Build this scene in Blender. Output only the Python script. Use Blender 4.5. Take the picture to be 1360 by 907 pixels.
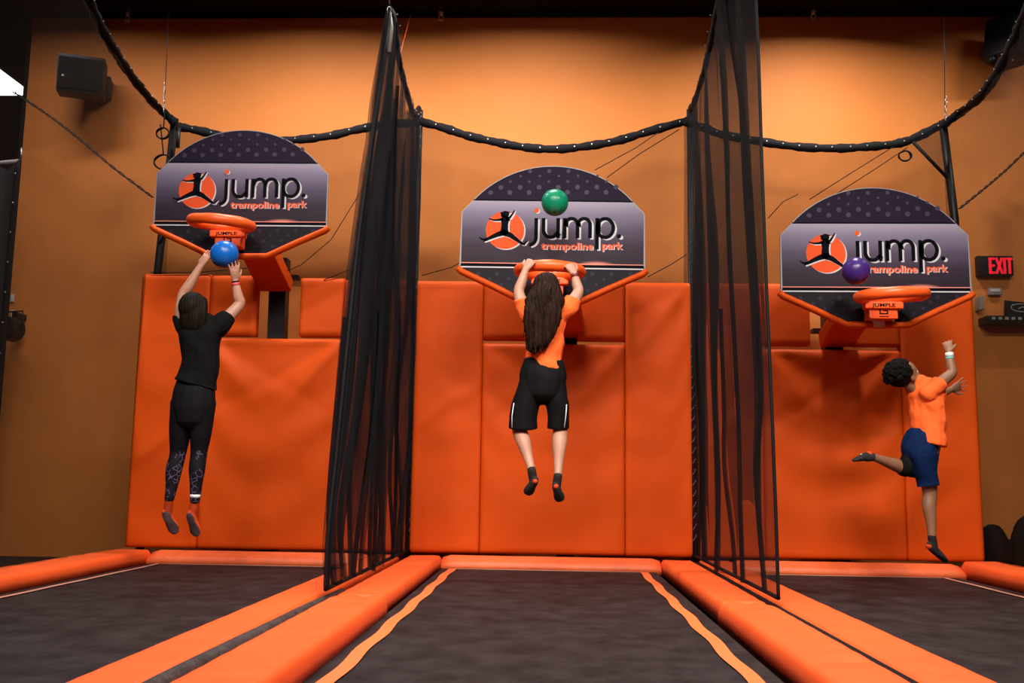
import bpy, bmesh, math, random
import numpy as np
from mathutils import Vector, Matrix, noise
random.seed(7)
C = bpy.context.scene.collection
for o in list(bpy.data.objects): bpy.data.objects.remove(o)
PI = math.pi

# ------------------------------------------------------------------ camera
CZ = 0.60
YAW, PIT, ROL, FPX = math.radians(2.214), math.radians(7.767), math.radians(0.869), 1346.1
F = Vector((-math.sin(YAW)*math.cos(PIT), math.cos(YAW)*math.cos(PIT), math.sin(PIT)))
R0 = Vector((math.cos(YAW), math.sin(YAW), 0)); U0 = R0.cross(F)
RR = R0*math.cos(ROL) + U0*math.sin(ROL); UU = RR.cross(F)
CP = Vector((0, 0, CZ))
cam = bpy.data.cameras.new('camera'); co = bpy.data.objects.new('camera', cam); C.objects.link(co)
cam.sensor_width = 36; cam.lens = FPX/1360*36; cam.clip_start = 0.05
m = Matrix((RR, UU, -F)).transposed().to_4x4(); m.translation = CP
co.matrix_world = m
bpy.context.scene.camera = co

def ray(px, py): return F*FPX + RR*(px-680) + UU*(453.5-py)
def at(px, py, Y): r = ray(px, py); return CP + r*(Y/r.y)
def atX(px, py, X): r = ray(px, py); return CP + r*(X/r.x)
def atZ(px, py, Z): r = ray(px, py); return CP + r*((Z-CZ)/r.z)

# ------------------------------------------------------------------ world, lights, exposure
w = bpy.data.worlds.new('world'); bpy.context.scene.world = w; w.use_nodes = True
w.node_tree.nodes['Background'].inputs[0].default_value = (0.10, 0.10, 0.12, 1)
w.node_tree.nodes['Background'].inputs[1].default_value = 0.15
vs = bpy.context.scene.view_settings
vs.view_transform = 'Standard'; vs.look = 'None'; vs.gamma = 1; vs.exposure = 0.0
try: vs.use_curve_mapping = False
except Exception: pass

CEIL = 4.33
def area(name, loc, target, sx, sy, power, col=(1, 0.93, 0.84), spread=180):
    l = bpy.data.lights.new(name, 'AREA'); l.shape = 'RECTANGLE'; l.size = sx; l.size_y = sy
    l.energy = power; l.color = col; l.spread = math.radians(spread)
    o = bpy.data.objects.new(name, l); C.objects.link(o); o.location = loc
    d = Vector(target) - Vector(loc)
    o.rotation_euler = d.to_track_quat('-Z', 'Y').to_euler()
    return o
LAMPS = []
for k, (x, p) in enumerate([(-1.6, 50), (0.1, 50), (1.9, 74)]):
    LAMPS.append(area('ceiling_lamp', (x, 2.6, CEIL-0.08), (x, 4.9, 0.9), 1.0, 0.30, p, spread=105))
for k, (x, p) in enumerate([(-3.7, .50), (-1.9, 1.0), (-0.25, 1.2), (1.98, 1.05), (3.9, .40)]):
    LAMPS.append(area('wall_washer', (x, 6.38 if k != 3 else 6.6, CEIL-0.08), (x, 7.10, 1.2), 0.8 if k != 3 else .22, 0.10, 40*p, col=(1, .93, .92), spread=150))
LAMPS.append(area('ceiling_lamp', (0, 0.2, CEIL-0.08), (0, 2.8, 0), 3.2, 0.5, 150, spread=120))

# ------------------------------------------------------------------ helpers
def link(name, mesh, mats=None, parent=None):
    o = bpy.data.objects.new(name, mesh); C.objects.link(o)
    if mats is not None:
        for mm in (mats if isinstance(mats, (list, tuple)) else [mats]): mesh.materials.append(mm)
    if parent is not None: o.parent = parent
    return o
def tag(o, label=None, cat=None, group=None, kind=None):
    if label: o['label'] = label
    if cat: o['category'] = cat
    if group: o['group'] = group
    if kind: o['kind'] = kind
    return o
def empty(name, loc, label=None, cat=None, group=None):
    o = bpy.data.objects.new(name, None); C.objects.link(o); o.location = loc; o.empty_display_size = .1
    return tag(o, label, cat, group)
bpy.context.view_layer.update()
def under(o, parent):
    """parent o (whose mesh is in world coordinates) to parent, keeping the world place"""
    o.parent = parent
    o.matrix_parent_inverse = world(parent).inverted()
    return o
def world(o):
    mm = o.matrix_basis.copy()
    p = o
    while p.parent is not None:
        mm = p.parent.matrix_basis @ p.matrix_parent_inverse @ mm if False else (p.matrix_parent_inverse @ mm)
        p = p.parent; mm = p.matrix_basis @ mm
    return mm
class G:
    """collects faces of ONE object"""
    def __init__(s): s.v = []; s.f = []; s.mi = []; s.cur = 0
    def add(s, vs_, fs):
        n = len(s.v); s.v += [tuple(v) for v in vs_]
        for f in fs: s.f.append(tuple(i+n for i in f)); s.mi.append(s.cur)
    def box(s, a, b, M=None):
        x0, y0, z0 = a; x1, y1, z1 = b
        vv = [Vector(p) for p in ((x0,y0,z0),(x1,y0,z0),(x1,y1,z0),(x0,y1,z0),(x0,y0,z1),(x1,y0,z1),(x1,y1,z1),(x0,y1,z1))]
        if M is not None: vv = [M @ p for p in vv]
        s.add(vv, [(3,2,1,0),(4,5,6,7),(0,1,5,4),(1,2,6,5),(2,3,7,6),(3,0,4,7)])
        return s
    def tube(s, pts, r, n=8, caps=True, flat=None):
        pts = [Vector(p) for p in pts]; rs = r if isinstance(r, (list, tuple)) else [r]*len(pts)
        L = []; up = Vector((0, 0, 1)); prev = None
        for i, p in enumerate(pts):
            t = (pts[min(i+1, len(pts)-1)] - pts[max(i-1, 0)])
            if t.length < 1e-9: t = Vector((0, 0, 1))
            t.normalize()
            if prev is None:
                a = t.cross(up) if abs(t.z) < .95 else t.cross(Vector((0, 1, 0)))
            else: a = prev - t*prev.dot(t)
            a.normalize(); prev = a; b = t.cross(a)
            fa, fb = flat if flat else (1, 1)
            L.append([p + (a*math.cos(q*2*PI/n)*fa + b*math.sin(q*2*PI/n)*fb)*rs[i] for q in range(n)])
        vv = [q for ring in L for q in ring]; ff = []
        for i in range(len(L)-1):
            for q in range(n):
                ff.append((i*n+q, i*n+(q+1) % n, (i+1)*n+(q+1) % n, (i+1)*n+q))
        if caps:
            ff.append(tuple(range(n))[::-1]); ff.append(tuple((len(L)-1)*n+q for q in range(n)))
        s.add(vv, ff); return s
    def loft(s, rings, n=18, flat_end=False):
        """rings: (centre, a_vec, b_vec) ellipses; rounded closed ends"""
        L = []
        c0, a0, b0 = rings[0]; c1, a1, b1 = rings[-1]
        def capr(c, a, b, d, rev):
            out = []
            r = min(a.length, b.length)
            for k in (1, 2, 3):
                th = k*PI/2/3.4; out.append((c + d*math.sin(th)*r, a*math.cos(th), b*math.cos(th)))
            return out[::-1] if rev else out
        d0 = (rings[0][0]-rings[1][0]).normalized(); d1 = (rings[-1][0]-rings[-2][0]).normalized()
        allr = capr(c0, a0, b0, d0, True) + list(rings) + ([] if flat_end else capr(c1, a1, b1, d1, False))
        vv = []; ff = []
        for c, a, b in allr:
            vv += [c + a*math.cos(q*2*PI/n) + b*math.sin(q*2*PI/n) for q in range(n)]
        for i in range(len(allr)-1):
            for q in range(n): ff.append((i*n+q, i*n+(q+1) % n, (i+1)*n+(q+1) % n, (i+1)*n+q))
        ff.append(tuple(range(n))[::-1]); ff.append(tuple((len(allr)-1)*n+q for q in range(n)))
        s.add(vv, ff); return s
    def ball(s, c, r, M=None, seg=20, rin=12):
        c = Vector(c); vv = []; ff = []
        rx, ry, rz = r if isinstance(r, (list, tuple)) else (r, r, r)
        for i in range(rin+1):
            th = PI*i/rin
            for j in range(seg):
                ph = 2*PI*j/seg
                d = Vector((rx*math.sin(th)*math.cos(ph), ry*math.sin(th)*math.sin(ph), rz*math.cos(th)))
                vv.append(c + (M @ d if M is not None else d))
        for i in range(rin):
            for j in range(seg): ff.append((i*seg+j, (i+1)*seg+j, (i+1)*seg+(j+1) % seg, i*seg+(j+1) % seg))
        s.add(vv, ff); return s
    def prism(s, pts, y0, y1):
        """pts: (x,z) outline counter-clockwise as seen from -Y; extruded y0..y1"""
        n = len(pts)
        s.add([(x, y0, z) for x, z in pts] + [(x, y1, z) for x, z in pts],
              [tuple(range(n)), tuple(range(2*n-1, n-1, -1))] + [(i, i+n, (i+1) % n+n, (i+1) % n) for i in range(n)])
        return s
    def grid(s, fn, nu, nv, close=False):
        vv = [fn(i/nu, j/nv) for j in range(nv+1) for i in range(nu+1)]
        s.add(vv, [(j*(nu+1)+i, j*(nu+1)+i+1, (j+1)*(nu+1)+i+1, (j+1)*(nu+1)+i) for j in range(nv) for i in range(nu)])
        return s
    def build(s, name, mats, parent=None, smooth=True, weld=False, fix=True, bevel=0):
        me = bpy.data.meshes.new(name); me.from_pydata(s.v, [], s.f); me.update()
        for p, i in zip(me.polygons, s.mi): p.material_index = i; p.use_smooth = bool(smooth)
        bm = bmesh.new(); bm.from_mesh(me)
        if weld: bmesh.ops.remove_doubles(bm, verts=bm.verts, dist=1e-5)
        if fix: bmesh.ops.recalc_face_normals(bm, faces=bm.faces)
        if bevel:
            es = [e for e in bm.edges if len(e.link_faces) == 2 and e.calc_face_angle(0) > .6]
            bmesh.ops.bevel(bm, geom=es, offset=bevel, segments=2, profile=.6, affect='EDGES')
        if smooth == 'auto':
            for e in bm.edges:
                if len(e.link_faces) == 2 and e.calc_face_angle(0) > .7: e.smooth = False
            for f in bm.faces: f.smooth = True
        bm.to_mesh(me); bm.free()
        return link(name, me, mats, parent)

def catmull(pts, n=8):
    P = [Vector(p) for p in pts]; out = []
    for i in range(len(P)-1):
        a = P[max(i-1, 0)]; b = P[i]; c = P[i+1]; d = P[min(i+2, len(P)-1)]
        for k in range(n):
            t = k/n
            out.append(0.5*((2*b)+(c-a)*t+(2*a-5*b+4*c-d)*t*t+(3*b-a-3*c+d)*t**3))
    out.append(P[-1]); return out
def samp(pts, t):
    x = t*(len(pts)-1); i = min(int(x), len(pts)-2); return pts[i].lerp(pts[i+1], x-i)

def mat(name, col, rough=.5, bump=0, bscale=60, var=0, vscale=4, metal=0, spec=.5, sheen=0, coat=0, stretch=None, emit=None, estr=0, col2=None):
    mm = bpy.data.materials.new(name); mm.use_nodes = True; nt = mm.node_tree; b = nt.nodes['Principled BSDF']
    b.inputs['Base Color'].default_value = (*col, 1); b.inputs['Roughness'].default_value = rough
    b.inputs['Metallic'].default_value = metal; b.inputs['Specular IOR Level'].default_value = spec
    if coat: b.inputs['Coat Weight'].default_value = coat; b.inputs['Coat Roughness'].default_value = .25
    if sheen: b.inputs['Sheen Weight'].default_value = sheen
    if emit: b.inputs['Emission Color'].default_value = (*emit, 1); b.inputs['Emission Strength'].default_value = estr
    tc = nt.nodes.new('ShaderNodeTexCoord'); mp = nt.nodes.new('ShaderNodeMapping')
    nt.links.new(tc.outputs['Object'], mp.inputs[0])
    if stretch: mp.inputs['Scale'].default_value = stretch
    if var or col2:
        n = nt.nodes.new('ShaderNodeTexNoise'); n.inputs['Scale'].default_value = vscale; n.inputs['Detail'].default_value = 6
        n.inputs['Roughness'].default_value = .62
        cr = nt.nodes.new('ShaderNodeValToRGB'); nt.links.new(mp.outputs[0], n.inputs[0]); nt.links.new(n.outputs[0], cr.inputs[0])
        c2 = col2 if col2 else tuple(min(1, c*(1+var)) for c in col)
        c1 = col if col2 else tuple(c*(1-var) for c in col)
        cr.color_ramp.elements[0].position = .35; cr.color_ramp.elements[1].position = .68
        cr.color_ramp.elements[0].color = (*c1, 1); cr.color_ramp.elements[1].color = (*c2, 1)
        nt.links.new(cr.outputs[0], b.inputs['Base Color'])
    if bump:
        n2 = nt.nodes.new('ShaderNodeTexNoise'); n2.inputs['Scale'].default_value = bscale; n2.inputs['Detail'].default_value = 4
        bu = nt.nodes.new('ShaderNodeBump'); bu.inputs['Strength'].default_value = bump; bu.inputs['Distance'].default_value = .01
        nt.links.new(mp.outputs[0], n2.inputs[0]); nt.links.new(n2.outputs[0], bu.inputs['Height']); nt.links.new(bu.outputs[0], b.inputs['Normal'])
    return mm
def netmat(name, col, alpha):
    mm = bpy.data.materials.new(name); mm.use_nodes = True; nt = mm.node_tree; b = nt.nodes['Principled BSDF']
    b.inputs['Base Color'].default_value = (*col, 1); b.inputs['Roughness'].default_value = .9; b.inputs['Specular IOR Level'].default_value = .05
    tc = nt.nodes.new('ShaderNodeTexCoord'); n = nt.nodes.new('ShaderNodeTexNoise'); n.inputs['Scale'].default_value = 5
    nt.links.new(tc.outputs['Object'], n.inputs[0])
    mr = nt.nodes.new('ShaderNodeMapRange'); mr.inputs[3].default_value = alpha*.9; mr.inputs[4].default_value = min(1, alpha*1.1)
    nt.links.new(n.outputs[0], mr.inputs[0]); nt.links.new(mr.outputs[0], b.inputs['Alpha'])
    return mm

M = {}
M['wall'] = mat('orange_paint', (.78, .252, .050), .62, bump=.12, bscale=140, var=.05, vscale=1.2, spec=.3)
M['mat'] = mat('orange_vinyl', (.70, .083, .0050), .52, bump=.10, bscale=260, var=.05, vscale=2.5, spec=.16)
M['pad'] = mat('orange_pad_vinyl', (.98, .122, .022), .42, bump=.15, bscale=220, var=.06, vscale=5, spec=.6)
M['padend'] = mat('worn_orange_vinyl', (.90, .15, .04), .5, bump=.15, bscale=120, var=.12, vscale=9, spec=.5)
M['rim'] = mat('rim_vinyl', (1.0, .12, .015), .38, bump=.1, bscale=120, spec=.5)
M['bed'] = mat('trampoline_fabric', (.007, .005, .0055), .65, bump=.25, bscale=90, vscale=6.5, col2=(.026, .021, .022), stretch=(1, .8, 1), spec=.2)
M['line'] = mat('orange_webbing', (.95, .17, .04), .6, bump=.3, bscale=150)
M['pline'] = mat('pale_webbing', (.55, .25, .17), .6)
M['black'] = mat('black_cloth', (.005, .005, .006), .75, bump=.2, bscale=200, spec=.15)
M['blackmetal'] = mat('black_metal', (.008, .008, .009), .45, spec=.35)
M['blackplastic'] = mat('black_plastic', (.006, .006, .007), .5, spec=.25, bump=.05)
M['ceil'] = mat('black_ceiling', (.008, .007, .008), .9, bump=.1, spec=.1)
M['dark'] = mat('dark_room', (.012, .011, .012), .9, spec=.1)
M['deck'] = mat('dark_deck', (.010, .010, .012), .7, bump=.2, spec=.2)
M['steel'] = mat('steel', (.55, .55, .55), .3, metal=1)
M['grom'] = mat('grommet_metal', (.75, .72, .68), .35, metal=.6)
M['white'] = mat('white_plastic', (.75, .75, .78), .45)
M['grey'] = mat('grey_plastic', (.35, .33, .31), .5)
M['net'] = netmat('black_netting', (.016, .016, .018), .40)
M['netd'] = netmat('dense_black_netting', (.012, .011, .013), .40)
M['nete'] = netmat('heavy_black_netting', (.013, .012, .013), .60)
M['netp'] = netmat('gathered_black_netting', (.008, .008, .010), .72)
M['neto'] = netmat('side_black_netting', (.016, .010, .007), .42)
M['netb'] = netmat('thin_black_netting', (.012, .007, .005), .48)
M['netg'] = netmat('grey_netting', (.045, .045, .048), .80)
M['rubber'] = mat('foam_sleeve', (.016, .012, .012), .6, bump=.5, bscale=60, vscale=20, col2=(.055, .042, .042))

# ------------------------------------------------------------------ structure
WL = -4.28; WY = 7.75; MD = 7.14
def struct(name, a, b, m_, parent=None):
    return tag(G().box(a, b).build(name, m_, parent, smooth=False), kind='structure')
struct('wall_back', (WL, WY, -.9), (7.0, WY+.2, CEIL), M['wall'])
struct('ceiling', (-10, -5, CEIL), (8, 15, CEIL+.1), M['ceil'])
struct('floor', (-10, -5, -1.0), (8, 15, -.9), M['dark'])
struct('wall_left', (-10.1, -5, -.9), (-10, 15, CEIL), M['dark'])
struct('wall_right', (7.0, -5, -.9), (7.1, 8, CEIL), M['dark'])
struct('wall_front', (-10, -5.1, -.9), (8, -5, CEIL), M['dark'])
struct('wall_far', (-10, 15, -.9), (8, 15.1, CEIL), M['dark'])
struct('trim_1', (WL-.03, WY-.01, -.03), (WL, WY+.21, CEIL), M['dark'])
PZ = -.035
struct('trim_2', (-9.9, -1.0, PZ-.12), (-3.06, WY-.001, PZ), M['deck'])
struct('trim_3', (3.06, -1.0, PZ-.12), (6.99, WY-.001, PZ), M['deck'])
struct('trim_4', (-3.06, 7.0, PZ-.12), (3.06, WY-.001, PZ), M['deck'])
struct('trim_5', (WL, WY-.03, CEIL-.035), (6.99, WY-.001, CEIL), M['blackmetal'])

# ------------------------------------------------------------------ trampolines
SIDE = {-1: 'left', 0: 'middle', 1: 'right'}
def fbm(x, y, z=0., o=3): return noise.fractal(Vector((x, y, z)), 1.0, 2.0, o)
BED_Y0 = 0.6
def trampoline(k, xc, hw, yfar, lines):
    root = empty('trampoline', (xc, 3.9, 0), ['', '', ''][0] or {
        -1: 'black trampoline bed of the left lane, under the girl in black',
        0: 'black trampoline bed of the middle lane with two orange lines',
        1: 'black trampoline bed of the right lane, under the boy'}[k], 'trampoline', 'trampoline beds')
    g = G()
    def fn(u, v):
        x = xc-hw+2*hw*u; y = BED_Y0+(yfar-BED_Y0)*v
        s = min(u, 1-u, v, 1-v)*2
        return (x, y, -.004*math.sin(min(1, s*1.5)*PI/2))
    g.grid(fn, 24, 50)
    under(g.build('jump_bed', M['bed']), root)
    for x in lines:
        g = G()
        def fl(u, v):
            y = BED_Y0+(yfar-.03-BED_Y0)*v
            wob = .006*math.sin(y*9+x*5)*(1 if k == 0 else .4)
            wd = .026*(1 if k == 0 else .6)
            return (x+wob-wd+2*wd*u, y, .004)
        g.grid(fl, 1, 70)
        under(g.build('side_line', M['line'] if k == 0 else M['pline']), root)
    g = G().box((min(xc-hw+.09, xc), yfar-.035, .0005), (xc+hw-.09, yfar-.012, .004))
    under(g.build('end_line', M['pline']), root)
    g = G()
    g.box((xc-hw-.16, BED_Y0, -.13), (xc-hw-.005, 7.04, -.05)).box((xc+hw+.005, BED_Y0, -.13), (xc+hw+.16, 7.04, -.05)).box((xc-hw-.005, yfar+.005, -.13), (xc+hw+.005, 7.04, -.05))
    under(g.build('frame', M['black'], smooth=False), root)
    return root
trampoline(0, 0.0, .72, 6.957, (-.647, .630))
trampoline(-1, -1.99, .72, 6.93, (-2.63,))
trampoline(1, 1.99, .72, 6.96, (2.606,))

# ------------------------------------------------------------------ floor pads
def floor_pad(name, x0, x1, y0, y1, zt, label, group, seed=0, wr=.004, m_='pad', slope=0, z0=-.02, r=.020, pucker=0, sink=0):
    g = G(); nu = 14; nv = max(12, int((y1-y0)*22))
    if (x1-x0) > (y1-y0): nu, nv = max(14, int((x1-x0)*18)), 10
    W = x1-x0; L = y1-y0
    def top(u, v):
        x = x0+W*u; y = y0+L*v
        du = min(u, 1-u)*W; dv = min(v, 1-v)*L
        z = zt + slope*(v-1)*L
        for d in (du, dv):
            if d < r: z -= r*(1-math.sqrt(max(0, 1-(1-d/r)**2)))
        mk = min(1, du/.05)*min(1, dv/.04)
        z += mk*(wr*fbm(x*3+seed, y*7, seed)+wr*.5*math.sin(y*26+fbm(x*2, y*2, seed)*5))
        if pucker:
            z -= pucker*math.exp(-((y-y1)/.10)**2)*(.5+.5*math.sin(x*60))
        z += sink*(1-v)
        return x, y, z
    g.grid(top, nu, nv)
    edge = [(i/nu, 0) for i in range(nu)]+[(1, j/nv) for j in range(nv)]+[(1-i/nu, 1) for i in range(nu)]+[(0, 1-j/nv) for j in range(nv)]
    e1 = [top(*e) for e in edge]; n = len(edge)
    g.add(e1+[(x, y, z0) for x, y, z in e1], [(i, (i+1) % n, (i+1) % n+n, i+n) for i in range(n)])
    g.add([(x, y, z0) for x, y, z in e1], [tuple(range(n))])
    o = g.build(name, M[m_], weld=True)
    for p in o.data.polygons: p.use_smooth = True
    return tag(o, label, 'floor pad', group)
GP = 'orange pads between the trampolines'
T = .075
# divider row 1 (between left and middle lanes) and row 2 (middle and right)
floor_pad('floor_pad', -.965, -.735, 4.62, 7.12, T, 'far orange pad left of the middle trampoline, ending at the wall', GP, 1)
floor_pad('floor_pad', -.955, -.715, 1.4, 4.61, T+.012, 'near orange pad left of the middle trampoline, at the bottom edge', GP, 2, pucker=.012)
floor_pad('floor_pad', .765, .978, 4.62, 7.12, T, 'far orange pad right of the middle trampoline, ending at the wall', GP, 3)
floor_pad('floor_pad', .745, .972, 1.4, 4.61, T+.012, 'near orange pad right of the middle trampoline, at the bottom edge', GP, 4, pucker=.012)
floor_pad('floor_pad', -1.235, -1.03, 1.4, 7.12, T, 'long orange pad along the right side of the left trampoline', GP, 5)
floor_pad('floor_pad', 1.015, 1.235, 1.4, 7.12, T, 'long orange pad along the left side of the right trampoline', GP, 6)
# outer pads
floor_pad('floor_pad', -3.04, -2.76, 2.6, 7.12, .082, 'orange pad on the outer left side of the left trampoline', 'outer orange pads', 7, r=.03)
floor_pad('floor_pad', 2.78, 3.06, 2.6, 7.12, .10, 'orange pad on the outer right side of the right trampoline', 'outer orange pads', 8, r=.03)
for xa, xb, lb in ((-2.755, -1.24, 'narrow orange pad at the foot of the left lane wall mats'), (-.73, .76, 'narrow orange pad at the foot of the middle lane wall mats'),
                   (1.24, 2.775, 'narrow orange pad at the foot of the right lane wall mats')):
    floor_pad('floor_pad', xa, xb, 6.985, 7.12, .085, lb, 'end pads under the wall mats', int(xa*9), m_='padend', slope=.35, r=.015, wr=.003)
# foam sleeve in the left gap, black strip added to make the right gap dark
g = G(); pts = [Vector((-.992+.004*math.sin(y*4), y, .058)) for y in np.linspace(1.5, 4.95, 24)]
g.tube(pts, [.014+.018*min(1, (5-p.y)/1.6) for p in pts], 10)
tag(g.build('foam_sleeve', M['rubber']), 'grey black foam tube lying in the gap between the left pads', 'foam tube')
g = G().box((.980, 1.5, .02), (1.010, 7.0, .070))
tag(g.build('dark_gap_strip', M['black'], smooth=False), 'thin black strip added to darken the gap between the right pads', 'gap strip')

# ------------------------------------------------------------------ wall mats
ZT = 2.012; ZL = 1.562; ZB = .088
def wall_mat(x0, x1, z0, z1, label, seed, fold=1., swag=0, top_extra=0, thick=.10, group='orange wall mats', dipx=0):
    g = G(); W = x1-x0; H = z1-z0; nu = max(18, int(W*56)); nv = max(14, int(H*42)); r = .010
    def fn(u, v):
        x = x0+W*u; z = z0+H*v
        du = min(u, 1-u)*W; dv = min(v, 1-v)*H; y = MD
        for d in (du, dv):
            if d < r: y += r*(1-math.sqrt(max(0, 1-(1-d/r)**2)))
        mk = min(1, du/.06)*min(1, dv/.05)
        b = .007*fbm(x*1.3, z*1.1, seed, 2) + .004*fbm(x*4, z*3, seed+3, 2)
        s1 = (1-v)*H
        if swag:
            q = s1 - (.10+.32*(1-(2*u-1)**2))
            b += .011*swag*math.sin(q*15+seed+1.5*fbm(x*1.5, z*1.5, seed))*math.exp(-s1*1.1)
            for cx_, sg in ((0, 1), (1, -1)):
                uu = abs(u-cx_)*W
                b += (.016 if sg < 0 else .007)*swag*math.exp(-((uu*.95-s1*.75)/.055)**2)*math.exp(-((s1/.45)**2))
                b -= (.010 if sg < 0 else .005)*swag*math.exp(-((uu*.55-s1*.95)/.05)**2)*math.exp(-((s1/.6)**2))
        else:
            b += .004*fold*math.sin(x*5+z*9+seed+2*fbm(x, z*2, seed))
            b += .011*fold*math.exp(-((z-1.0-.25*fbm(x*.7, 0, seed)-.35*(u-.5))/.06)**2)
        return x, y-b*fold*mk, z
    g.grid(fn, nu, nv)
    edge = [(i/nu, 0) for i in range(nu)]+[(1, j/nv) for j in range(nv)]+[(1-i/nu, 1) for i in range(nu)]+[(0, 1-j/nv) for j in range(nv)]
    e1 = [fn(*e) for e in edge]; n = len(edge)
    g.add(e1+[(x, MD+thick, z) for x, y, z in e1], [(i, (i+1) % n, (i+1) % n+n, i+n) for i in range(n)])
    g.add([(x, MD+thick, z) for x, y, z in e1], [tuple(range(n))])
    o = g.build('wall_mat', M['mat'], weld=True)
    return tag(o, label, 'wall mat', group)
S = .002
def X(px, py): return at(px, py, MD).x
a340, a398, a1075, a1133 = X(340, 400), X(398, 400), X(1076, 410), X(1135, 440)
specs = [
 (-2.979, -2.472, ZB, ZT+.035, 'tall orange mat at the far left, behind the girl in black', 1, 0, 1),
 (-2.472, a340, ZL+.035, ZT+.03, 'small upper orange mat left of the left backboard post', 2, 0, .8),
 (a398, -1.492, ZL+.035, ZT+.015, 'small upper orange mat right of the left backboard post', 3, 0, .6),
 (-2.472, -1.492, ZB, ZL+.02, 'wide lower orange mat of the left lane, wrinkled at its top', 4, 1, 1),
 (-1.492, -.995, ZB, ZT, 'tall orange mat behind the left divider net', 5, 0, 1),
 (-.971, -.485, ZB, ZT, 'tall orange mat on the left of the middle lane', 6, 0, .8),
 (-.485, -.15, ZL+.025, ZT-.005, 'small upper orange mat left of the middle backboard post', 7, 0, .6),
 (.185, .527, ZL+.025, ZT-.005, 'small upper orange mat right of the middle backboard post', 8, 0, .6),
 (-.485, .527, ZB, ZL, 'wide lower orange mat behind the hanging child', 9, .7, .8),
 (.527, 1.0, ZB, ZT, 'tall orange mat on the right of the middle lane', 10, .5, .9),
 (1.03, 1.49, ZB, ZT, 'tall orange mat behind the right divider net', 11, 0, 1),
 (1.49, a1075, ZL+.005, ZT, 'small upper orange mat left of the right backboard arm', 12, 0, .4),
 (a1133, 2.453, ZL+.005, ZT-.30, 'small low orange mat right of the right backboard arm', 13, 0, .3),
 (1.49, 2.453, ZB, ZL-.02, 'wide lower orange mat of the right lane, wrinkled at its top', 14, 1, 1),
 (2.453, 2.968, ZB, ZT, 'tall orange mat at the far right, behind the boy', 15, 0, .4)]
for x0, x1, z0, z1, lb, sd, sw, fo in specs:
    wall_mat(x0+S, x1-S, z0+.003, z1-.003, lb, sd*3.7, fo, sw)

# ------------------------------------------------------------------ basketball goals
def gradmat():
    mm = bpy.data.materials.new('backboard_print'); mm.use_nodes = True; nt = mm.node_tree; b = nt.nodes['Principled BSDF']
    b.inputs['Roughness'].default_value = .5; b.inputs['Specular IOR Level'].default_value = .15
    tc = nt.nodes.new('ShaderNodeTexCoord'); sp = nt.nodes.new('ShaderNodeSeparateXYZ'); nt.links.new(tc.outputs['Object'], sp.inputs[0])
    mr = nt.nodes.new('ShaderNodeMapRange'); mr.inputs[1].default_value = -.26; mr.inputs[2].default_value = .17
    nt.links.new(sp.outputs[2], mr.inputs[0])
    cr = nt.nodes.new('ShaderNodeValToRGB'); e = cr.color_ramp.elements
    e[0].color = (.020, .013, .020, 1); e[1].color = (.40, .36, .47, 1); e[1].position = 1
    q = e.new(.30); q.color = (.040, .026, .045, 1)
    q = e.new(.55); q.color = (.095, .075, .125, 1)
    q = e.new(.80); q.color = (.22, .19, .28, 1)
    nt.links.new(mr.outputs[0], cr.inputs[0])
    # printed flare
    mp = nt.nodes.new('ShaderNodeMapping'); nt.links.new(tc.outputs['Object'], mp.inputs[0])
    mp.inputs['Location'].default_value = (-.28*8, 0, .247*38); mp.inputs['Scale'].default_value = (8, 0, 38)
    ln = nt.nodes.new('ShaderNodeVectorMath'); ln.operation = 'LENGTH'; nt.links.new(mp.outputs[0], ln.inputs[0])
    m2 = nt.nodes.new('ShaderNodeMapRange'); m2.inputs[1].default_value = 1.1; m2.inputs[2].default_value = 0; m2.interpolation_type = 'SMOOTHSTEP'
    nt.links.new(ln.outputs['Value'], m2.inputs[0])
    mx = nt.nodes.new('ShaderNodeMixRGB'); mx.inputs[2].default_value = (1, .35, .25, 1)
    nt.links.new(m2.outputs[0], mx.inputs[0]); nt.links.new(cr.outputs[0], mx.inputs[1]); nt.links.new(mx.outputs[0], b.inputs['Base Color'])
    return mm
M['grad'] = gradmat()
M['bdark'] = mat('backboard_dark_print', (.019, .012, .029), .6, var=.1, vscale=3, spec=.08)
M['bdark2'] = mat('backboard_low_print', (.011, .008, .014), .55, spec=.15)
M['dot'] = mat('printed_dot', (.055, .040, .075), .5, spec=.15)
M['dot2'] = mat('printed_dark_dot', (.026, .020, .033), .5, spec=.15)
M['ink'] = mat('black_ink', (.003, .003, .006), .7, spec=.06)
M['inkw'] = mat('white_ink', (.62, .62, .66), .6, spec=.1)
M['inko'] = mat('orange_ink', (.80, .10, .025), .6, spec=.1)
M['inkp'] = mat('pink_ink', (.85, .28, .22), .6, spec=.1)
M['bwhite'] = mat('backboard_edge', (.30, .29, .30), .4)
M['brk'] = mat('rim_bracket_orange', (.80, .09, .012), .4)
SD = 1.16/1260
def bz(X_, Y_): return ((X_-675)*SD, (480-Y_+.0155*(X_-675))*SD)
def disc(g, cx_, cz_, r, y, n=20, rz=None):
    rz = rz or r
    g.add([(cx_+r*math.cos(2*PI*i/n), y, cz_+rz*math.sin(2*PI*i/n)) for i in range(n)], [tuple(range(n))])
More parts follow.
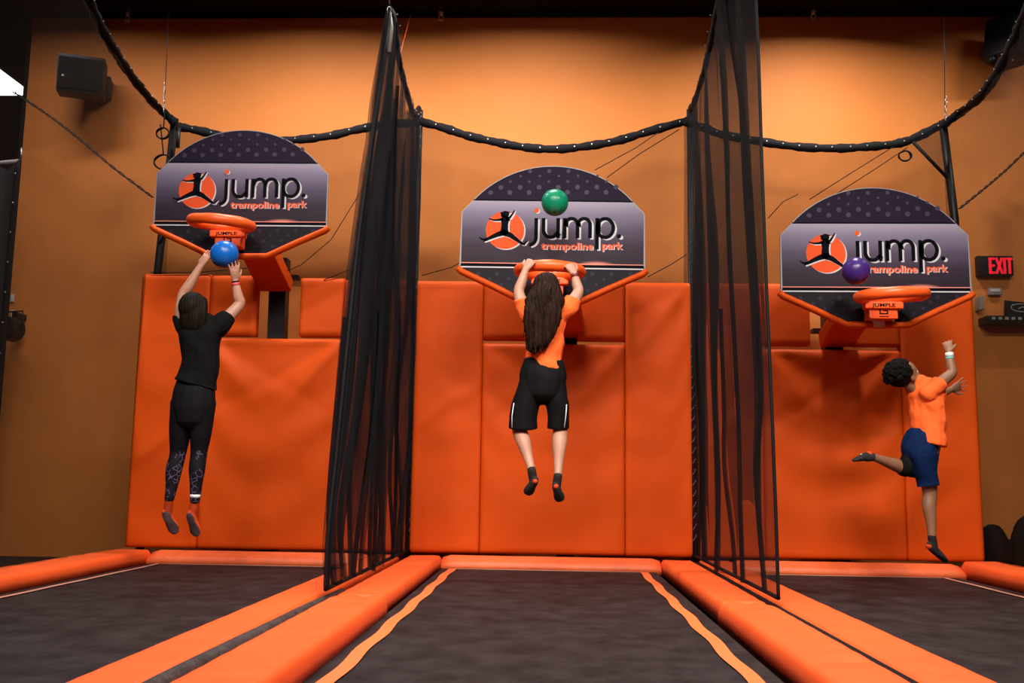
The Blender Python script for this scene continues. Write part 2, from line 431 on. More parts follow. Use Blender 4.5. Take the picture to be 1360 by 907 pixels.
def ribbon(g, pts, w_, y, closed=False):
    """flat stroke through artwork points; w_ number or list (in artwork units)"""
    P = [Vector((*bz(*p), 0)) for p in pts]; n = len(P); ws = w_ if isinstance(w_, (list, tuple)) else [w_]*n
    A = []; B = []
    for i in range(n):
        t = (P[(i+1) % n]-P[i-1]) if closed else (P[min(i+1, n-1)]-P[max(i-1, 0)])
        t.normalize(); q = Vector((-t.y, t.x, 0))*ws[i]*SD/2
        A.append((P[i].x+q.x, y, P[i].y+q.y)); B.append((P[i].x-q.x, y, P[i].y-q.y))
    m_ = n if closed else n-1
    g.add(A+B, [(i, (i+1) % n, (i+1) % n+n, i+n) for i in range(m_)])
def arc(cx_, cy_, rx, ry, a0, a1, n=12):
    return [(cx_+rx*math.cos(math.radians(a0+(a1-a0)*i/n)), cy_-ry*math.sin(math.radians(a0+(a1-a0)*i/n))) for i in range(n+1)]
def letters_jump(y, dx=0, dy=0, w_=25):
    g = G()
    D = lambda P: [(a+dx, b+dy) for a, b in P]
    ribbon(g, D([(562, 424), (562, 500), (562, 560)]+arc(520, 560, 42, 52, 0, -95, 10)), w_, y)
    ribbon(g, D([(612, 424), (612, 500)]+arc(662, 503, 50, 56, 180, 300, 12)+[(712, 525)]), w_, y)
    ribbon(g, D([(713, 424), (713, 566)]), w_, y)
    ribbon(g, D([(758, 424), (758, 566)]), w_, y)
    ribbon(g, D([(758, 478)]+arc(804, 473, 42, 45, 155, 0, 12)+[(846, 566)]), w_, y)
    ribbon(g, D([(846, 478)]+arc(890, 473, 42, 45, 155, 0, 12)+[(932, 566)]), w_, y)
    ribbon(g, D([(980, 424), (980, 645)]), w_, y)
    ribbon(g, D(arc(1035, 495, 56, 66, 0, 360, 28)[:-1]), w_, y, closed=True)
    x_, z_ = bz(1130+dx, 553+dy); disc(g, x_, z_, 15*SD, y)
    return g
def text_mesh(s, size, bold, name):
    c = bpy.data.curves.new(name, 'FONT'); c.body = s; c.size = size; c.offset = bold; c.resolution_u = 3
    o = bpy.data.objects.new(name, c); C.objects.link(o); bpy.context.view_layer.update()
    me = bpy.data.meshes.new_from_object(o.evaluated_get(bpy.context.evaluated_depsgraph_get()))
    bpy.data.objects.remove(o); return me
def text_part(s, x0, x1, ybase, h, y, name, m_, parent, bold=.0, dx=0, dy=0):
    """fit text between artwork x0..x1 with baseline ybase; h = height of the x-height letters"""
    me = text_mesh(s, 1.0, bold, name)
    xs = [v.co.x for v in me.vertices]; w_ = max(xs)-min(xs); mn = min(xs)
    ax, az = bz(x0+dx, ybase+dy); bx, bz_ = bz(x1+dx, ybase+dy)
    sx = (bx-ax)/w_; sz = h*SD/.53
    for v in me.vertices:
        v.co = Vector((ax+(v.co.x-mn)*sx, y, az+v.co.y*sz))
    return link(name, me, m_, parent)
def outline_main():
    R = .677; zc = .394-R
    top = [(R*math.sin(t), zc+R*math.cos(t)) for t in np.linspace(math.asin(.506/R), -math.asin(.506/R), 40)]
    return top
def rotm(root): return root.matrix_basis

def goal(k, bx, bz0, by, post_x, post_y, labels, roll=0, yaw=0, rim_px=None):
    root = empty('basketball_goal', (bx, by, bz0), labels, 'basketball goal', 'basketball goals')
    root.rotation_euler = (0, roll, yaw)
    bpy.context.view_layer.update()
    top = outline_main()
    full = top + [(-.58, .087), (-.585, -.285), (-.178, -.47), (.178, -.47), (.585, -.285), (.58, .087)]
    # order: clockwise or not is fixed by recalc
    panel = G().prism(full, 0, .022).build('backboard', M['bwhite'], root, smooth=False)
    ins = .006
    y1 = -.0012
    def flat(name, pts, m_, y=y1):
        n = len(pts); g_ = G().prism(pts, y, y+.001) if False else G()
        g_.add([(x, y, z) for x, z in pts], [tuple(range(n))])
        return g_.build(name, m_, panel, smooth=False, fix=False)
    sc = lambda P: [(x*(1-ins/.58), z*(1-ins/.47)) for x, z in P]
    flat('dotted_arch', sc(top)[::-1], M['bdark'])
    flat('centre_print', [(-.574, -.255), (.574, -.255), (.574, .086), (.501, .164), (-.501, .164), (-.574, .086)], M['grad'])
    g_ = G(); g_.add([(-.505, -.0016, .160), (.505, -.0016, .160), (.505, -.0016, .169), (-.505, -.0016, .169)], [(0, 1, 2, 3)])
    g_.build('arch_line', M['ink'], panel, smooth=False, fix=False)
    flat('lower_print', [(-.176, -.465), (.176, -.465), (.578, -.282), (.577, -.255), (-.577, -.255), (-.578, -.282)], M['bdark2'])
    for zz, hh, mm, nm in ((-.2435, .0028, M['inkp'], 'red_line'), (-.256, .008, M['ink'], 'black_line'), (-.2705, .004, M['inkw'], 'white_line')):
        g_ = G(); g_.add([(-.575, -.0018, zz-hh), (.575, -.0018, zz-hh), (.575, -.0018, zz+hh), (-.575, -.0018, zz+hh)], [(0, 1, 2, 3)])
        g_.build(nm, mm, panel, smooth=False, fix=False)
    g_ = G()
    for row, xs, r in ((242, [243+132.5*i for i in range(7)], 17), (205, [312+132.5*i for i in range(7)], 17), (165, [377+132.5*i for i in range(6)], 10),
                       (125, [447+132.5*i for i in range(5)], 9), (90, [512+132.5*i for i in range(3)], 14)):
        for x in xs:
            a, b = bz(x, row); disc(g_, a, b, r*SD, -.0020, 16)
    tag(g_.build('printed_dots', M['dot'], panel, smooth=False, fix=False), kind='stuff')
    g_ = G()
    for row, x0, n, r in ((815, 170, 9, 16), (850, 250, 8, 12), (890, 330, 6, 12), (930, 400, 5, 14), (965, 460, 4, 10)):
        for i in range(n):
            a, b = bz(x0+130*i, row); disc(g_, a, b, r*SD, -.0020, 12)
    tag(g_.build('printed_dots', M['dot2'], panel, smooth=False, fix=False), kind='stuff')
    # logo
    cx_, cz_ = bz(348, 508)
    g_ = G(); disc(g_, cx_+.008, cz_-.006, 133*SD, -.0019, 48); g_.build('logo_shadow', M['inkw'], panel, smooth=False, fix=False)
    g_ = G(); disc(g_, cx_, cz_, 133*SD, -.0024, 48); g_.build('logo_disc', M['inko'], panel, smooth=False, fix=False)
    def figure(y, dx, dy):
        g_ = G(); D = lambda P: [(a+dx, b+dy) for a, b in P]
        a, b = bz(348+dx, 396+dy); disc(g_, a, b, 27*SD, y, 18, 24*SD)
        ribbon(g_, D([(318, 382), (326, 398), (322, 414)]), [14, 18, 10], y)          # hair ends
        ribbon(g_, D([(368, 380), (382, 386)]), [10, 4], y)
        ribbon(g_, D([(345, 405), (346, 430), (346, 470), (344, 500), (344, 535)]), [26, 56, 46, 50, 62], y)
        ribbon(g_, D([(335, 430), (300, 437), (268, 438), (236, 428)]), [24, 15, 12, 8], y)
        ribbon(g_, D([(352, 432), (380, 418), (396, 396), (411, 368)]), [24, 17, 12, 6], y)
        ribbon(g_, D([(352, 522), (300, 538), (262, 555), (215, 578), (200, 584)]), [44, 34, 27, 18, 14], y)
        ribbon(g_, D([(222, 570), (196, 574), (170, 558)]), [12, 14, 5], y)
        ribbon(g_, D([(338, 522), (392, 548), (428, 574), (466, 602), (478, 608)]), [44, 34, 26, 18, 14], y)
        ribbon(g_, D([(460, 600), (482, 606), (502, 582)]), [10, 14, 5], y)
        return g_
    figure(-.0027, 10, 7).build('jumper_shadow', M['inkw'], panel, smooth=False, fix=False)
    figure(-.0031, 0, 0).build('jumper_silhouette', M['ink'], panel, smooth=False, fix=False)
    letters_jump(-.0026, 14, 9, 22).build('lettering_shadow', M['inkw'], panel, smooth=False, fix=False)
    letters_jump(-.0033).build('lettering', M['ink'], panel, smooth=False, fix=False)
    g_ = G(); a, b = bz(570, 376); disc(g_, a, b, 17*SD, -.0026); g_.build('letter_dot_shadow', M['inkw'], panel, smooth=False, fix=False)
    g_ = G(); a, b = bz(562, 370); disc(g_, a, b, 17*SD, -.0032); g_.build('letter_dot', M['inko'], panel, smooth=False, fix=False)
    for s_, xa, xb in (('trampoline', 597, 955), ('park', 1015, 1157)):
        text_part(s_, xa, xb, 641, 37, -.0028, 'lettering_shadow', M['inkw'], panel, .030, 5, 4)
        text_part(s_, xa, xb, 641, 37, -.0034, 'lettering', M['inko'], panel, .022)
    # padded lower edge
    e = [(-.592, -.278), (-.57, -.30), (-.375, -.388), (-.19, -.478), (0, -.481), (.19, -.478), (.375, -.388), (.57, -.30), (.592, -.278)]
    pts = [(x, .008, z) for x, z in e]
    G().tube(pts, .021, 10, flat=(1.5, 1)).build('edge_pad', M['mat'], root)
    # back frame
    g_ = G().box((-.30, .023, -.36), (.30, .06, -.31)).box((-.30, .023, .05), (.30, .06, .10)).box((-.30, .023, -.31), (-.25, .06, .05)).box((.25, .023, -.31), (.30, .06, .05))
    g_.build('back_frame', M['blackmetal'], root, smooth=False)
    # rim
    inv = root.matrix_basis.inverted()
    rc = Vector((rim_px[0], rim_px[1], rim_px[2]))   # local centre
    tilt = rim_px[3]
    rim = G(); n = 48; ring = []
    Rr, rr = .183, .036
    for i in range(n+1):
        a = 2*PI*i/n
        ring.append(Vector((Rr*math.cos(a), Rr*math.sin(a), 0)))
    Mt = Matrix.Rotation(tilt, 4, 'Y') @ Matrix.Rotation(math.radians({-1: 5, 0: 2, 1: 4}[k]), 4, 'X')
    vv = []; ff = []; k_ = 14
    for i in range(n):
        a = 2*PI*i/n; d = Vector((math.cos(a), math.sin(a), 0)); rad = rr*(1+.04*math.sin(a*3+k*2)+.03*math.sin(7*a))
        for j in range(k_):
            t = 2*PI*j/k_
            vv.append(rc + Mt @ (d*(Rr+rad*math.cos(t))+Vector((0, 0, rad*math.sin(t)*.95))))
    for i in range(n):
        for j in range(k_): ff.append((i*k_+j, i*k_+(j+1) % k_, ((i+1) % n)*k_+(j+1) % k_, ((i+1) % n)*k_+j))
    rim.add(vv, ff); rim = rim.build('rim', M['rim'], root)
    # back plate under the rim, bracket and tongue
    yb = rc.y+Rr
    g_ = G().box((rc.x-.115, yb-.055, rc.z-.055), (rc.x+.115, yb+.015, rc.z-.012)); g_.build('rim_plate', M['rim'], root, smooth=False, bevel=.008)
    g_ = G(); g_.box((rc.x-.085, yb-.035, rc.z-.115), (rc.x+.085, -.006, rc.z-.03)); br = g_.build('bracket', M['brk'], root, smooth=False, bevel=.006)
    g_ = G(); g_.box((rc.x-.035, -.03, rc.z-.150), (rc.x+.035, -.006, rc.z-.115)); g_.build('white_tongue', M['white'], root, smooth=False, bevel=.003)
    for sx_ in (-.06, .06):
        g_ = G(); g_.tube([(rc.x+sx_, yb-.02, rc.z-.130), (rc.x+sx_, yb-.02, rc.z-.11)], .007, 8); g_.build('bolt', M['steel'], root)
    # black lettering on the plate and mark on the bracket
    me = text_mesh('JUMPLE', 1, .02, 'rim_lettering'); xs = [v.co.x for v in me.vertices]; w_ = max(xs)-min(xs)
    for v in me.vertices: v.co = Vector((rc.x-.075+(v.co.x-min(xs))*.14/w_, yb-.0565, rc.z-.045+v.co.y*.030))
    link('rim_lettering', me, M['ink'], rim)
    me.update()
    g_ = G(); yy = yb-.0362; o_ = lambda a, b: (rc.x+a, yy, rc.z-.070+b)
    def bar(a, b, c, d): g_.add([o_(a, b), o_(c, b), o_(c, d), o_(a, d)], [(0, 1, 2, 3)])
    bar(-.026, .018, .026, .025); bar(-.026, -.018, -.018, .025); bar(-.026, -.018, .026, -.011); bar(.018, -.018, .026, .007); bar(-.006, .001, .026, .007); bar(-.028, -.034, .028, -.029)
    g_.build('bracket_mark', M['ink'], br, smooth=False, fix=False)
    # arm: inclined padded box from the post up to the board
    p1 = inv @ Vector((post_x, post_y, 0)); zw = rim_px[4]
    a_ = Vector((p1.x, p1.y, zw)); b_ = Vector((0, .06, -.20))
    lat = Vector((1, 0, 0)); ax = (b_-a_).normalized(); nn = lat.cross(ax).normalized()
    g_ = G(); hw = .118; ht = .055
    vv = []
    for p, s_ in ((a_, 1), (a_.lerp(b_, .5), 1), (b_, 1.15)):
        vv += [p+lat*hw*s_-nn*ht, p-lat*hw*s_-nn*ht, p-lat*hw*s_+nn*ht, p+lat*hw*s_+nn*ht]
    ff = [(0, 1, 2, 3), (11, 10, 9, 8)]
    for i in (0, 4):
        for j in range(4): ff.append((i+j, i+4+j, i+4+(j+1) % 4, i+(j+1) % 4))
    g_.add(vv, ff); g_.build('arm_pad', M['mat'], root, smooth=False, bevel=.012)
    # post behind the mats
    g_ = G(); zz0 = -.03-bz0
    g_.box((p1.x-.062, p1.y+.03, zz0), (p1.x+.062, p1.y+.15, zw+.22)).box((p1.x-.15, p1.y+.02, zw+.06), (p1.x+.15, p1.y+.10, zw+.09))
    g_.build('post', M['blackmetal'], root, smooth=False)
    return root
BY = 6.26
def board_pos(px, py, Y): p = at(px, py, Y); return p.x, p.z, Y
bxc, bzc, byc = board_pos(734, 300.3, BY)
bxr, bzr, byr = board_pos(1161.4, 330.5, BY)
bxl, bzl, byl = board_pos(321.2, 247.5, 6.55)
def rimloc(px, py, Y, b): p = at(px, py, Y); return (p.x-b[0], p.y-b[2], p.z-b[1])
PL = at(371, 420, 7.32).x; PC = at(753, 420, 7.32).x; PR = at(1107, 450, 7.32).x
rl = rimloc(296, 297, 6.12, (bxl, bzl, byl)); rl = (rl[0], -.31, rl[2])
rcx = rimloc(733, 357, BY-.27, (bxc, bzc, BY)); rrx = rimloc(1190, 392, BY-.27, (bxr, bzr, BY))
goal(-1, bxl, bzl, 6.55, PL, 7.25, 'left backboard, its tilted rim above the blue ball', roll=-.006, yaw=.03, rim_px=(-.043, -.27, -.325, .07, at(368, 380, 7.25).z-bzl))
goal(0, bxc, bzc, BY, PC, 7.25, 'middle backboard behind the green ball and the hanging child', roll=.008, rim_px=(-.012, -.27, -.345, .012, at(745, 440, 7.25).z-bzc))
goal(1, bxr, bzr, BY, PR, 7.25, 'right backboard partly covered by the purple ball', roll=-.004, rim_px=(.002, -.27, -.345, -.035, at(1107, 452, 7.25).z-bzr))

# ------------------------------------------------------------------ balls
def ballobj(px, py, Y, rpx, col, label, rough=.3):
    c = at(px, py, Y); r = rpx*Y/FPX
    mm = mat('ball_vinyl', col, rough, bump=.03, bscale=300, spec=.35)
    o = G().ball((0, 0, 0), r, seg=40, rin=24).build('ball', mm); o.location = c
    g_ = G().ball((0, -r*.96*0, 0), .004); 
    return tag(o, label, 'ball', 'play balls')
ballobj(737, 269, 5.95, 18.4, (.004, .22, .115), 'green ball in front of the middle backboard')
BALL_A = at(298, 338, 5.62); 
ballobj(298, 338, 5.62, 19.2, (.006, .12, .50), 'blue ball held up by the girl in black')
ballobj(1137, 360, 5.95, 18.4, (.050, .018, .16), 'purple ball in front of the right backboard')
# ------------------------------------------------------------------ nets
def edge_curve(pts, n=10): return catmull(pts, n)
def net_panel(fn, nu, nv, m_, name, parent): return under(G().grid(fn, nu, nv).build(name, m_, fix=False), parent)
def band_part(pts, parent, r=.032, step=.115, off=(0, -1, 0), grom=True):
    g_ = G(); n = len(pts)
    rr_ = [r*(1+.10*math.sin(i*.9)+.08*math.sin(i*2.3)) for i in range(n)]
    g_.tube(pts, rr_, 8, flat=(.6, 1) if abs(off[1]) < .5 else (.55, 1))
    under(g_.build('top_band', M['black']), parent)
    if grom:
        g_ = G(); acc = 0; o_ = Vector(off)
        for i in range(1, n):
            seg = (pts[i]-pts[i-1]).length; acc += seg
            if acc > step:
                acc = 0; c = pts[i] + o_*(r*1.05)
                M3 = o_.to_track_quat('Z', 'Y').to_matrix()
                q = [c + M3 @ Vector((.0042*math.cos(a*PI/4), .0042*math.sin(a*PI/4), h)) for h in (-.004, .003) for a in range(8)]
                g_.add(q, [tuple(range(8, 16))]+[(a, (a+1) % 8, (a+1) % 8+8, a+8) for a in range(8)])
        tag(under(g_.build('grommets', M['grom'], smooth=False), parent), kind='stuff')
def back_net(px, label, x0, x1, creases, seed):
    pts = catmull([at(a, b, 7.15) for a, b in px], 7)
    root = empty('back_net', (pts[0].x, 7.15, 2.0), label, 'net', 'nets above the wall mats')
    def fn(u, v):
        t = samp(pts, u); z = ZT-.03 + (t.z-(ZT-.03))*v
        lean = {1: -.14*(1-v)*max(0, 1-u*6), 3: .14*(1-v)*max(0, u*6-5)}.get(seed, 0)
        return (t.x+lean, 7.26-.09*v+.02*fbm(t.x*2, z*2, seed), z)
    net_panel(fn, 40, 16, M['netb'], 'netting', root)
    band_part(pts, root, off=(0, -1, 0))
    for c_ in creases:
        g_ = G(); g_.tube([at(a, b, 7.14) for a, b in c_], .0032, 5); under(g_.build('tie_cord', M['black']), root)
    return root
back_net([(235, 168), (262, 173), (300, 181), (350, 187), (400, 185), (440, 180), (475, 172), (515, 165), (556, 163)],
         'sagging black net above the left lane mats, behind the left backboard', 0, 0,
         [[(360, 368), (400, 352), (440, 318), (482, 250)], [(200, 362), (260, 362), (330, 356)], [(430, 372), (470, 356), (520, 330)]], 1)
back_net([(556, 161), (590, 170), (620, 180), (660, 189), (700, 196), (740, 198), (780, 194), (820, 187), (860, 175), (914, 160)],
         'sagging black net above the middle lane mats, behind the middle backboard', 0, 0,
         [[(790, 226), (845, 196), (880, 172)], [(806, 236), (850, 204), (902, 172)], [(560, 366), (600, 355), (640, 332)], [(860, 368), (890, 352), (912, 338)]], 2)
back_net([(909, 161), (935, 170), (960, 179), (1010, 188), (1060, 195), (1110, 197), (1150, 195), (1190, 191), (1218, 182), (1251, 165)],
         'sagging black net above the right lane mats, behind the right backboard', 0, 0,
         [[(1075, 265), (1130, 230), (1188, 194)], [(1110, 258), (1160, 226), (1205, 196)], [(1020, 290), (1040, 268), (1060, 258)]], 3)

def divider(Xd, band_px, front_px, ftop_extra, label, seed, dens, m_, nf, amp, npl=12, strip=0):
    band = [atX(a, b, Xd) for a, b in band_px]; fr = [atX(a, b, Xd) for a, b in front_px]   # front bottom -> top
    band[0] = Vector((Xd, 7.13, band[0].z))
    fr[0].z = max(fr[0].z, .105)
    band.append(fr[-1].copy())
    bc = catmull(band, 8); fc = catmull(fr, 8)
    root = empty('divider_net', (Xd, 7.12, .09), label, 'net', 'divider nets between the lanes')
    b0 = Vector((Xd, 7.12, .10)); b1 = bc[0]; f0 = fc[0]; f1 = fc[-1]
    def fn(u, v):
        Hb = b0.lerp(f0, u); Hb.z = .100 + .012*math.sin(u*9)
        T_ = samp(bc, u); Lp = b0.lerp(b1, v); Rp = samp(fc, v)
        bil = (b0*(1-u)+f0*u)*(1-v)+(b1*(1-u)+f1*u)*v
        p = Hb*(1-v)+T_*v+Lp*(1-u)+Rp*u-bil
        ph = u*nf*2*PI + 4.5*fbm(u*2.2, v*.9, seed, 3) + 2.2*v*math.sin(u*6)
        e_ = min(1, u/.06)*min(1, (1-u)/.04)
        a_ = amp*(.45+.75*math.sin(PI*min(1, v*.8+.15)))*(.55+1.5*abs(fbm(u*3.3, v*.8, seed+5, 3)))
        p.x += e_*a_*math.sin(ph); p.y += e_*a_*1.6*math.cos(ph*.5+1+3*fbm(u*3, v, seed+9, 2))
        return p
    net_panel(fn, 160, 60, m_, 'netting', root)
    # folded second layer whose lower edge tapers into narrow pleats
    def low(u):
        k1 = abs(math.sin(u*13.0+seed)+.5*math.sin(u*31+seed*2)); k2 = abs(math.sin(u*57+seed))
        return .04+(.34 if Xd > 0 else .50)*min(1, k1*.8)**1.2+.10*k2*k1
    def fn2(u, v):
        vv = low(u)+(1-low(u))*v; p = fn(u, vv)
        p.x += .018*math.sin(u*40+3*vv+seed); return p
    net_panel(fn2, 220, 40, m_, 'folded_netting', root)
    rnd = random.Random(seed)
    for i in range(npl):
        uc = (i+.5+rnd.uniform(-.35, .35))/npl; dr_ = rnd.uniform(-.06, .06); wd = rnd.uniform(.004, .011); top_ = rnd.uniform(.35, .95)
        def fp(a, b):
            v = b*top_; u = min(.995, max(.005, uc+dr_*v+.012*math.sin(v*7+i)+(a-.5)*2*wd*math.sin(PI*min(1, v/top_*.9+.08))))
            p = fn(u, v); p.x += .012*math.cos(a*PI*2); return p
        net_panel(fp, 4, 24, M['netp'], 'pleat', root)
    if strip:
        def fs(a, b): return fn(1-strip*a*(1-.3*b), b)+Vector((.010*math.sin(a*PI), 0, 0))
        net_panel(fs, 6, 50, M['netp'], 'front_fold', root)
    band_part(bc, root, r=.030, off=(1 if Xd < 0 else -1, 0, 0), grom=True)
    under(G().tube(fc, .008, 6).build('front_hem', M['black']), root)
    under(G().tube([b0.lerp(f0, i/20)+Vector((0, 0, .003)) for i in range(21)], .010, 6).build('bottom_hem', M['black']), root)
    g_ = G().tube([(Xd, 7.165, -.03), (Xd, 7.165, band[0].z+.005)], .024, 10)
    under(g_.build('post', M['blackmetal']), root)
    g_ = G()
    z = .2
    while z < band[0].z:
        g_.tube([(Xd-.012, 7.138, z), (Xd+.004, 7.132, z+.02), (Xd+.016, 7.138, z+.045)], .0015, 5); z += .075
    tag(under(g_.build('lacing', M['grey']), root), kind='stuff')
    return root, bc, fc
dl, bl, fl = divider(-.985, [(563, 163), (549, 151), (541, 125), (534, 98), (529, 72), (526, 45), (523, 25)],
        [(432, 787), (436, 705), (447, 600), (463, 440), (478, 300), (497, 160), (507, 90), (517, 12)], None,
        'gathered black divider net left of the middle lane, hung from its front corner', 3, 1, M['netd'], 7, .046, 15, .11)
dr, br_, fr_ = divider(1.0, [(911, 160), (922, 136), (931, 108), (939, 78), (946, 42), (953, 6), (962, -40)],
        [(1034, 799), (1031, 700), (1028, 620), (1025, 540), (1018, 380), (1012, 220), (1008, 90), (1004, 0), (1001, -70)], None,
        'wide black divider net right of the middle lane, reaching the ceiling', 8, 1, M['nete'], 4, .030, 6, 0)
# front corner of the left divider: pale strap and hook
f1 = fl[-1]
g_ = G().tube([f1+Vector((.0, 0, -.27)), f1+Vector((.004, 0, -.12)), f1+Vector((0, 0, -.02))], [.020, .024, .012], 8, flat=(1, .6)); under(g_.build('corner_strap', M['grey']), dl)
g_ = G().tube([f1+Vector((0, 0, -.02))+Vector((.012*math.sin(a), 0, .016-.016*math.cos(a)*1.2)) for a in np.linspace(0, 2*PI, 14)], .0035, 6)
under(g_.build('hook', M['steel']), dl)
g_ = G().tube([f1+Vector((0, 0, .015)), Vector((f1.x, f1.y, CEIL))], .003, 5); under(g_.build('hanging_cable', M['steel']), dl)
g_ = G().tube([at(530, 78, 6.3), at(545, 20, 7.3)], .0022, 5); under(g_.build('guy_wire', mat('red_wire', (.35, .03, .01), .5)), dl)

def outer(Xo, px, label, seed, lean_top, lean_low, s_):
    pts = [atX(a, b, Xo) for a, b in px]; pts[0] = at(*lean_top, 7.24)
    l = pts[-1]; pts.append(Vector((Xo, l.y-.7, min(CEIL-.04, l.z+.35)))); pts.append(Vector((Xo, 3.9, CEIL-.04)))
    bc = catmull(pts, 8)
    root = empty('outer_net', (Xo, 7.12, .08), label, 'net', 'outer nets beside the lanes')
    def fn(u, v):
        T_ = samp(bc, u); z = .09+(T_.z-.09)*v
        return (T_.x+.02*math.sin(u*30+3*fbm(u*2, v, seed))*(1-v*.5), T_.y, z)
    net_panel(fn, 70, 20, M['neto'], 'netting', root)
    band_part(bc, root, r=.034, off=(s_, 0, 0))
    tp = at(*lean_top, 7.30); lo = at(*lean_low, 7.30); d = (lo-tp)/(tp.z-lo.z)
    bot = Vector((lo.x, 7.30, -.03))
    under(G().tube([bot, Vector((lo.x, 7.30, min(lo.z, 1.6))), lo, tp+Vector((0, 0, .03))], .030, 10).build('post', M['blackmetal']), root)
    q = tp + d*.95
    under(G().tube([q+Vector((0, -.02, 0)), q+Vector((s_*-.0, -.02, .0))+Vector((s_*.13, .0, .30))], .012, 8).build('brace', M['blackmetal']), root)
    return root, tp
ol, tpl = outer(-2.96, [(231, 166), (218, 150), (204, 137), (180, 108), (160, 80), (145, 55), (130, 28), (118, 0)],
      'sheer black net on the far left side, with a band rising to the ceiling', 4, (232, 163), (209, 365), 1)
orr, tpr = outer(2.985, [(1252, 164), (1272, 152), (1298, 132), (1318, 107), (1336, 76), (1350, 46), (1361, 20)],
      'sheer black net on the far right side, with a band rising past the speaker', 5, (1252, 166), (1268, 292), -1)
# triangular gusset at the right post
a, b, c = at(1212, 188, 7.12), at(1251, 168, 7.12), at(1258, 236, 7.12)
g_ = G(); g_.grid(lambda u, v: a.lerp(b.lerp(c, v), u), 6, 6); under(g_.build('gusset', M['net'], fix=False), orr)
under(G().tube([a, c], .012, 6).build('gusset_edge', M['black']), orr)
# inner short post piece next to the left outer post
a, b = at(238, 170, 7.1), at(236, 196, 7.1)
under(G().tube([a, b], .014, 8).build('short_strut', M['blackmetal']), ol)
# hanging cables with turnbuckle chain
def hang(px0, py0, px1, py1, chain_from, parent, label):
    a = at(px0, py0, 7.15); a.z = CEIL; b = at(px1, py1, 7.15)
    root = empty('hanging_wire', b, label, 'wire', None)
    under(G().tube([a, b], .0028, 5).build('wire', M['blackmetal']), root)
    t0 = at(*chain_from, 7.13)
    for i in range(7):
        c = t0.lerp(b, i/6.5); g_ = G().tube([c+Vector((.006*math.cos(q)*(i % 2), .006*math.cos(q)*(1-i % 2)-.01, .016*math.sin(q))) for q in np.linspace(0, 2*PI, 9)], .0028, 5)
        under(g_.build('link', M['steel']), root)
hang(223, 20, 218, 150, (219, 112), None, 'thin wire with small silver links above the left net post')
hang(1256, 22, 1255, 160, (1256, 130), None, 'thin wire with small silver links above the right net post')
# ------------------------------------------------------------------ people
def perp(t, ref):
    a = t.cross(ref)
    if a.length < 1e-4: a = t.cross(Vector((1, 0, 0)))
    a.normalize(); return a, a.cross(t).normalized()
def limb(g_, pts, rad, ref=Vector((0, 1, 0)), n=14, fe=False):
    """pts Vectors, rad numbers or (lateral, depth) pairs; smooth tapering closed tube"""
    P_ = []; R_ = []
    N = len(pts)
    fine = catmull(pts, 5)
    rr_ = [Vector((r, r, 0)) if not isinstance(r, tuple) else Vector((r[0], r[1], 0)) for r in rad]
    fr = catmull(rr_, 5); rings = []
    for i, p in enumerate(fine):
        t = (fine[min(i+1, len(fine)-1)]-fine[max(0, i-1)]).normalized()
        a, b = perp(t, ref); rings.append((p, a*fr[i].x, b*fr[i].y))
    g_.loft(rings, n, fe); return g_
def hand(g_, wrist, d, pn, side, size=.14, curl=(.3, .4, .4), spread=.12, thumb=.6, fr=.0066):
    """d finger direction, pn palm normal, side +1: thumb on the d x pn side"""
    d = d.normalized(); pn = (pn-d*pn.dot(d)).normalized(); lat = d.cross(pn).normalized()*side
    kn = wrist + d*size*.50
    rings = [(wrist-d*.012, lat*size*.135, pn*size*.105), (wrist+d*size*.10, lat*size*.17, pn*size*.105), (wrist+d*size*.32, lat*size*.225, pn*size*.10), (kn-d*.003, lat*size*.225, pn*size*.075)]
    g_.loft(rings, 14)
    for i, (o_, L_) in enumerate(((.175, .40), (.058, .46), (-.06, .43), (-.175, .34))):
        base = kn + lat*o_*size - d*.008; dd = (d+lat*o_*spread*6).normalized(); p = base; pts = [p]; ang = 0
        for c_, fl_ in zip(curl, (.46, .31, .25)):
            ang += c_; v = dd*math.cos(ang)+pn*math.sin(ang); p = p+v*L_*size*fl_; pts.append(p.copy())
        g_.tube(catmull(pts, 3), [fr*(1-.035*q) for q in range(10)], 8)
        g_.ball(pts[-1], fr*.72, seg=8, rin=6)
    tb = wrist + d*size*.12 + lat*size*.13
    v1 = (d*.65+lat*.75+pn*.25*thumb*1.6).normalized(); v2 = (d*.9+lat*.35+pn*.7*thumb).normalized()
    pts = [tb, tb+v1*size*.17, tb+v1*size*.17+v2*size*.15, tb+v1*size*.17+v2*size*.27+pn*size*.03*thumb]
    g_.tube(catmull(pts, 3), [fr*1.35, fr*1.3, fr*1.25, fr*1.2, fr*1.15, fr*1.1, fr*1.05, fr, fr*.95, fr*.85], 8); g_.ball(pts[-1], fr*.8, seg=8, rin=6)
def head(g_, c, fwd, up, s=1.):
    fwd = fwd.normalized(); lat = fwd.cross(up).normalized(); up = lat.cross(fwd).normalized()
    Mh = Matrix((lat, fwd, up)).transposed()
    B = lambda x, y, z, r: g_.ball(c + Mh @ (Vector((x, y, z))*s), [q*s for q in r] if isinstance(r, tuple) else r*s, Mh, 24, 16)
    B(0, -.008, .022, (.070, .086, .078)); B(0, .026, -.030, (.054, .050, .062)); B(0, .045, -.068, (.026, .026, .022))
    B(0, .075, -.018, (.010, .016, .018)); B(0, .086, -.026, (.012, .011, .008))
    B(0, .066, .012, (.045, .014, .010)); B(0, .067, -.050, (.020, .013, .010))
    for q in (-1, 1):
        B(q*.070, -.004, -.012, (.009, .018, .028)); B(q*.030, .052, -.022, (.020, .018, .018))
    return Mh
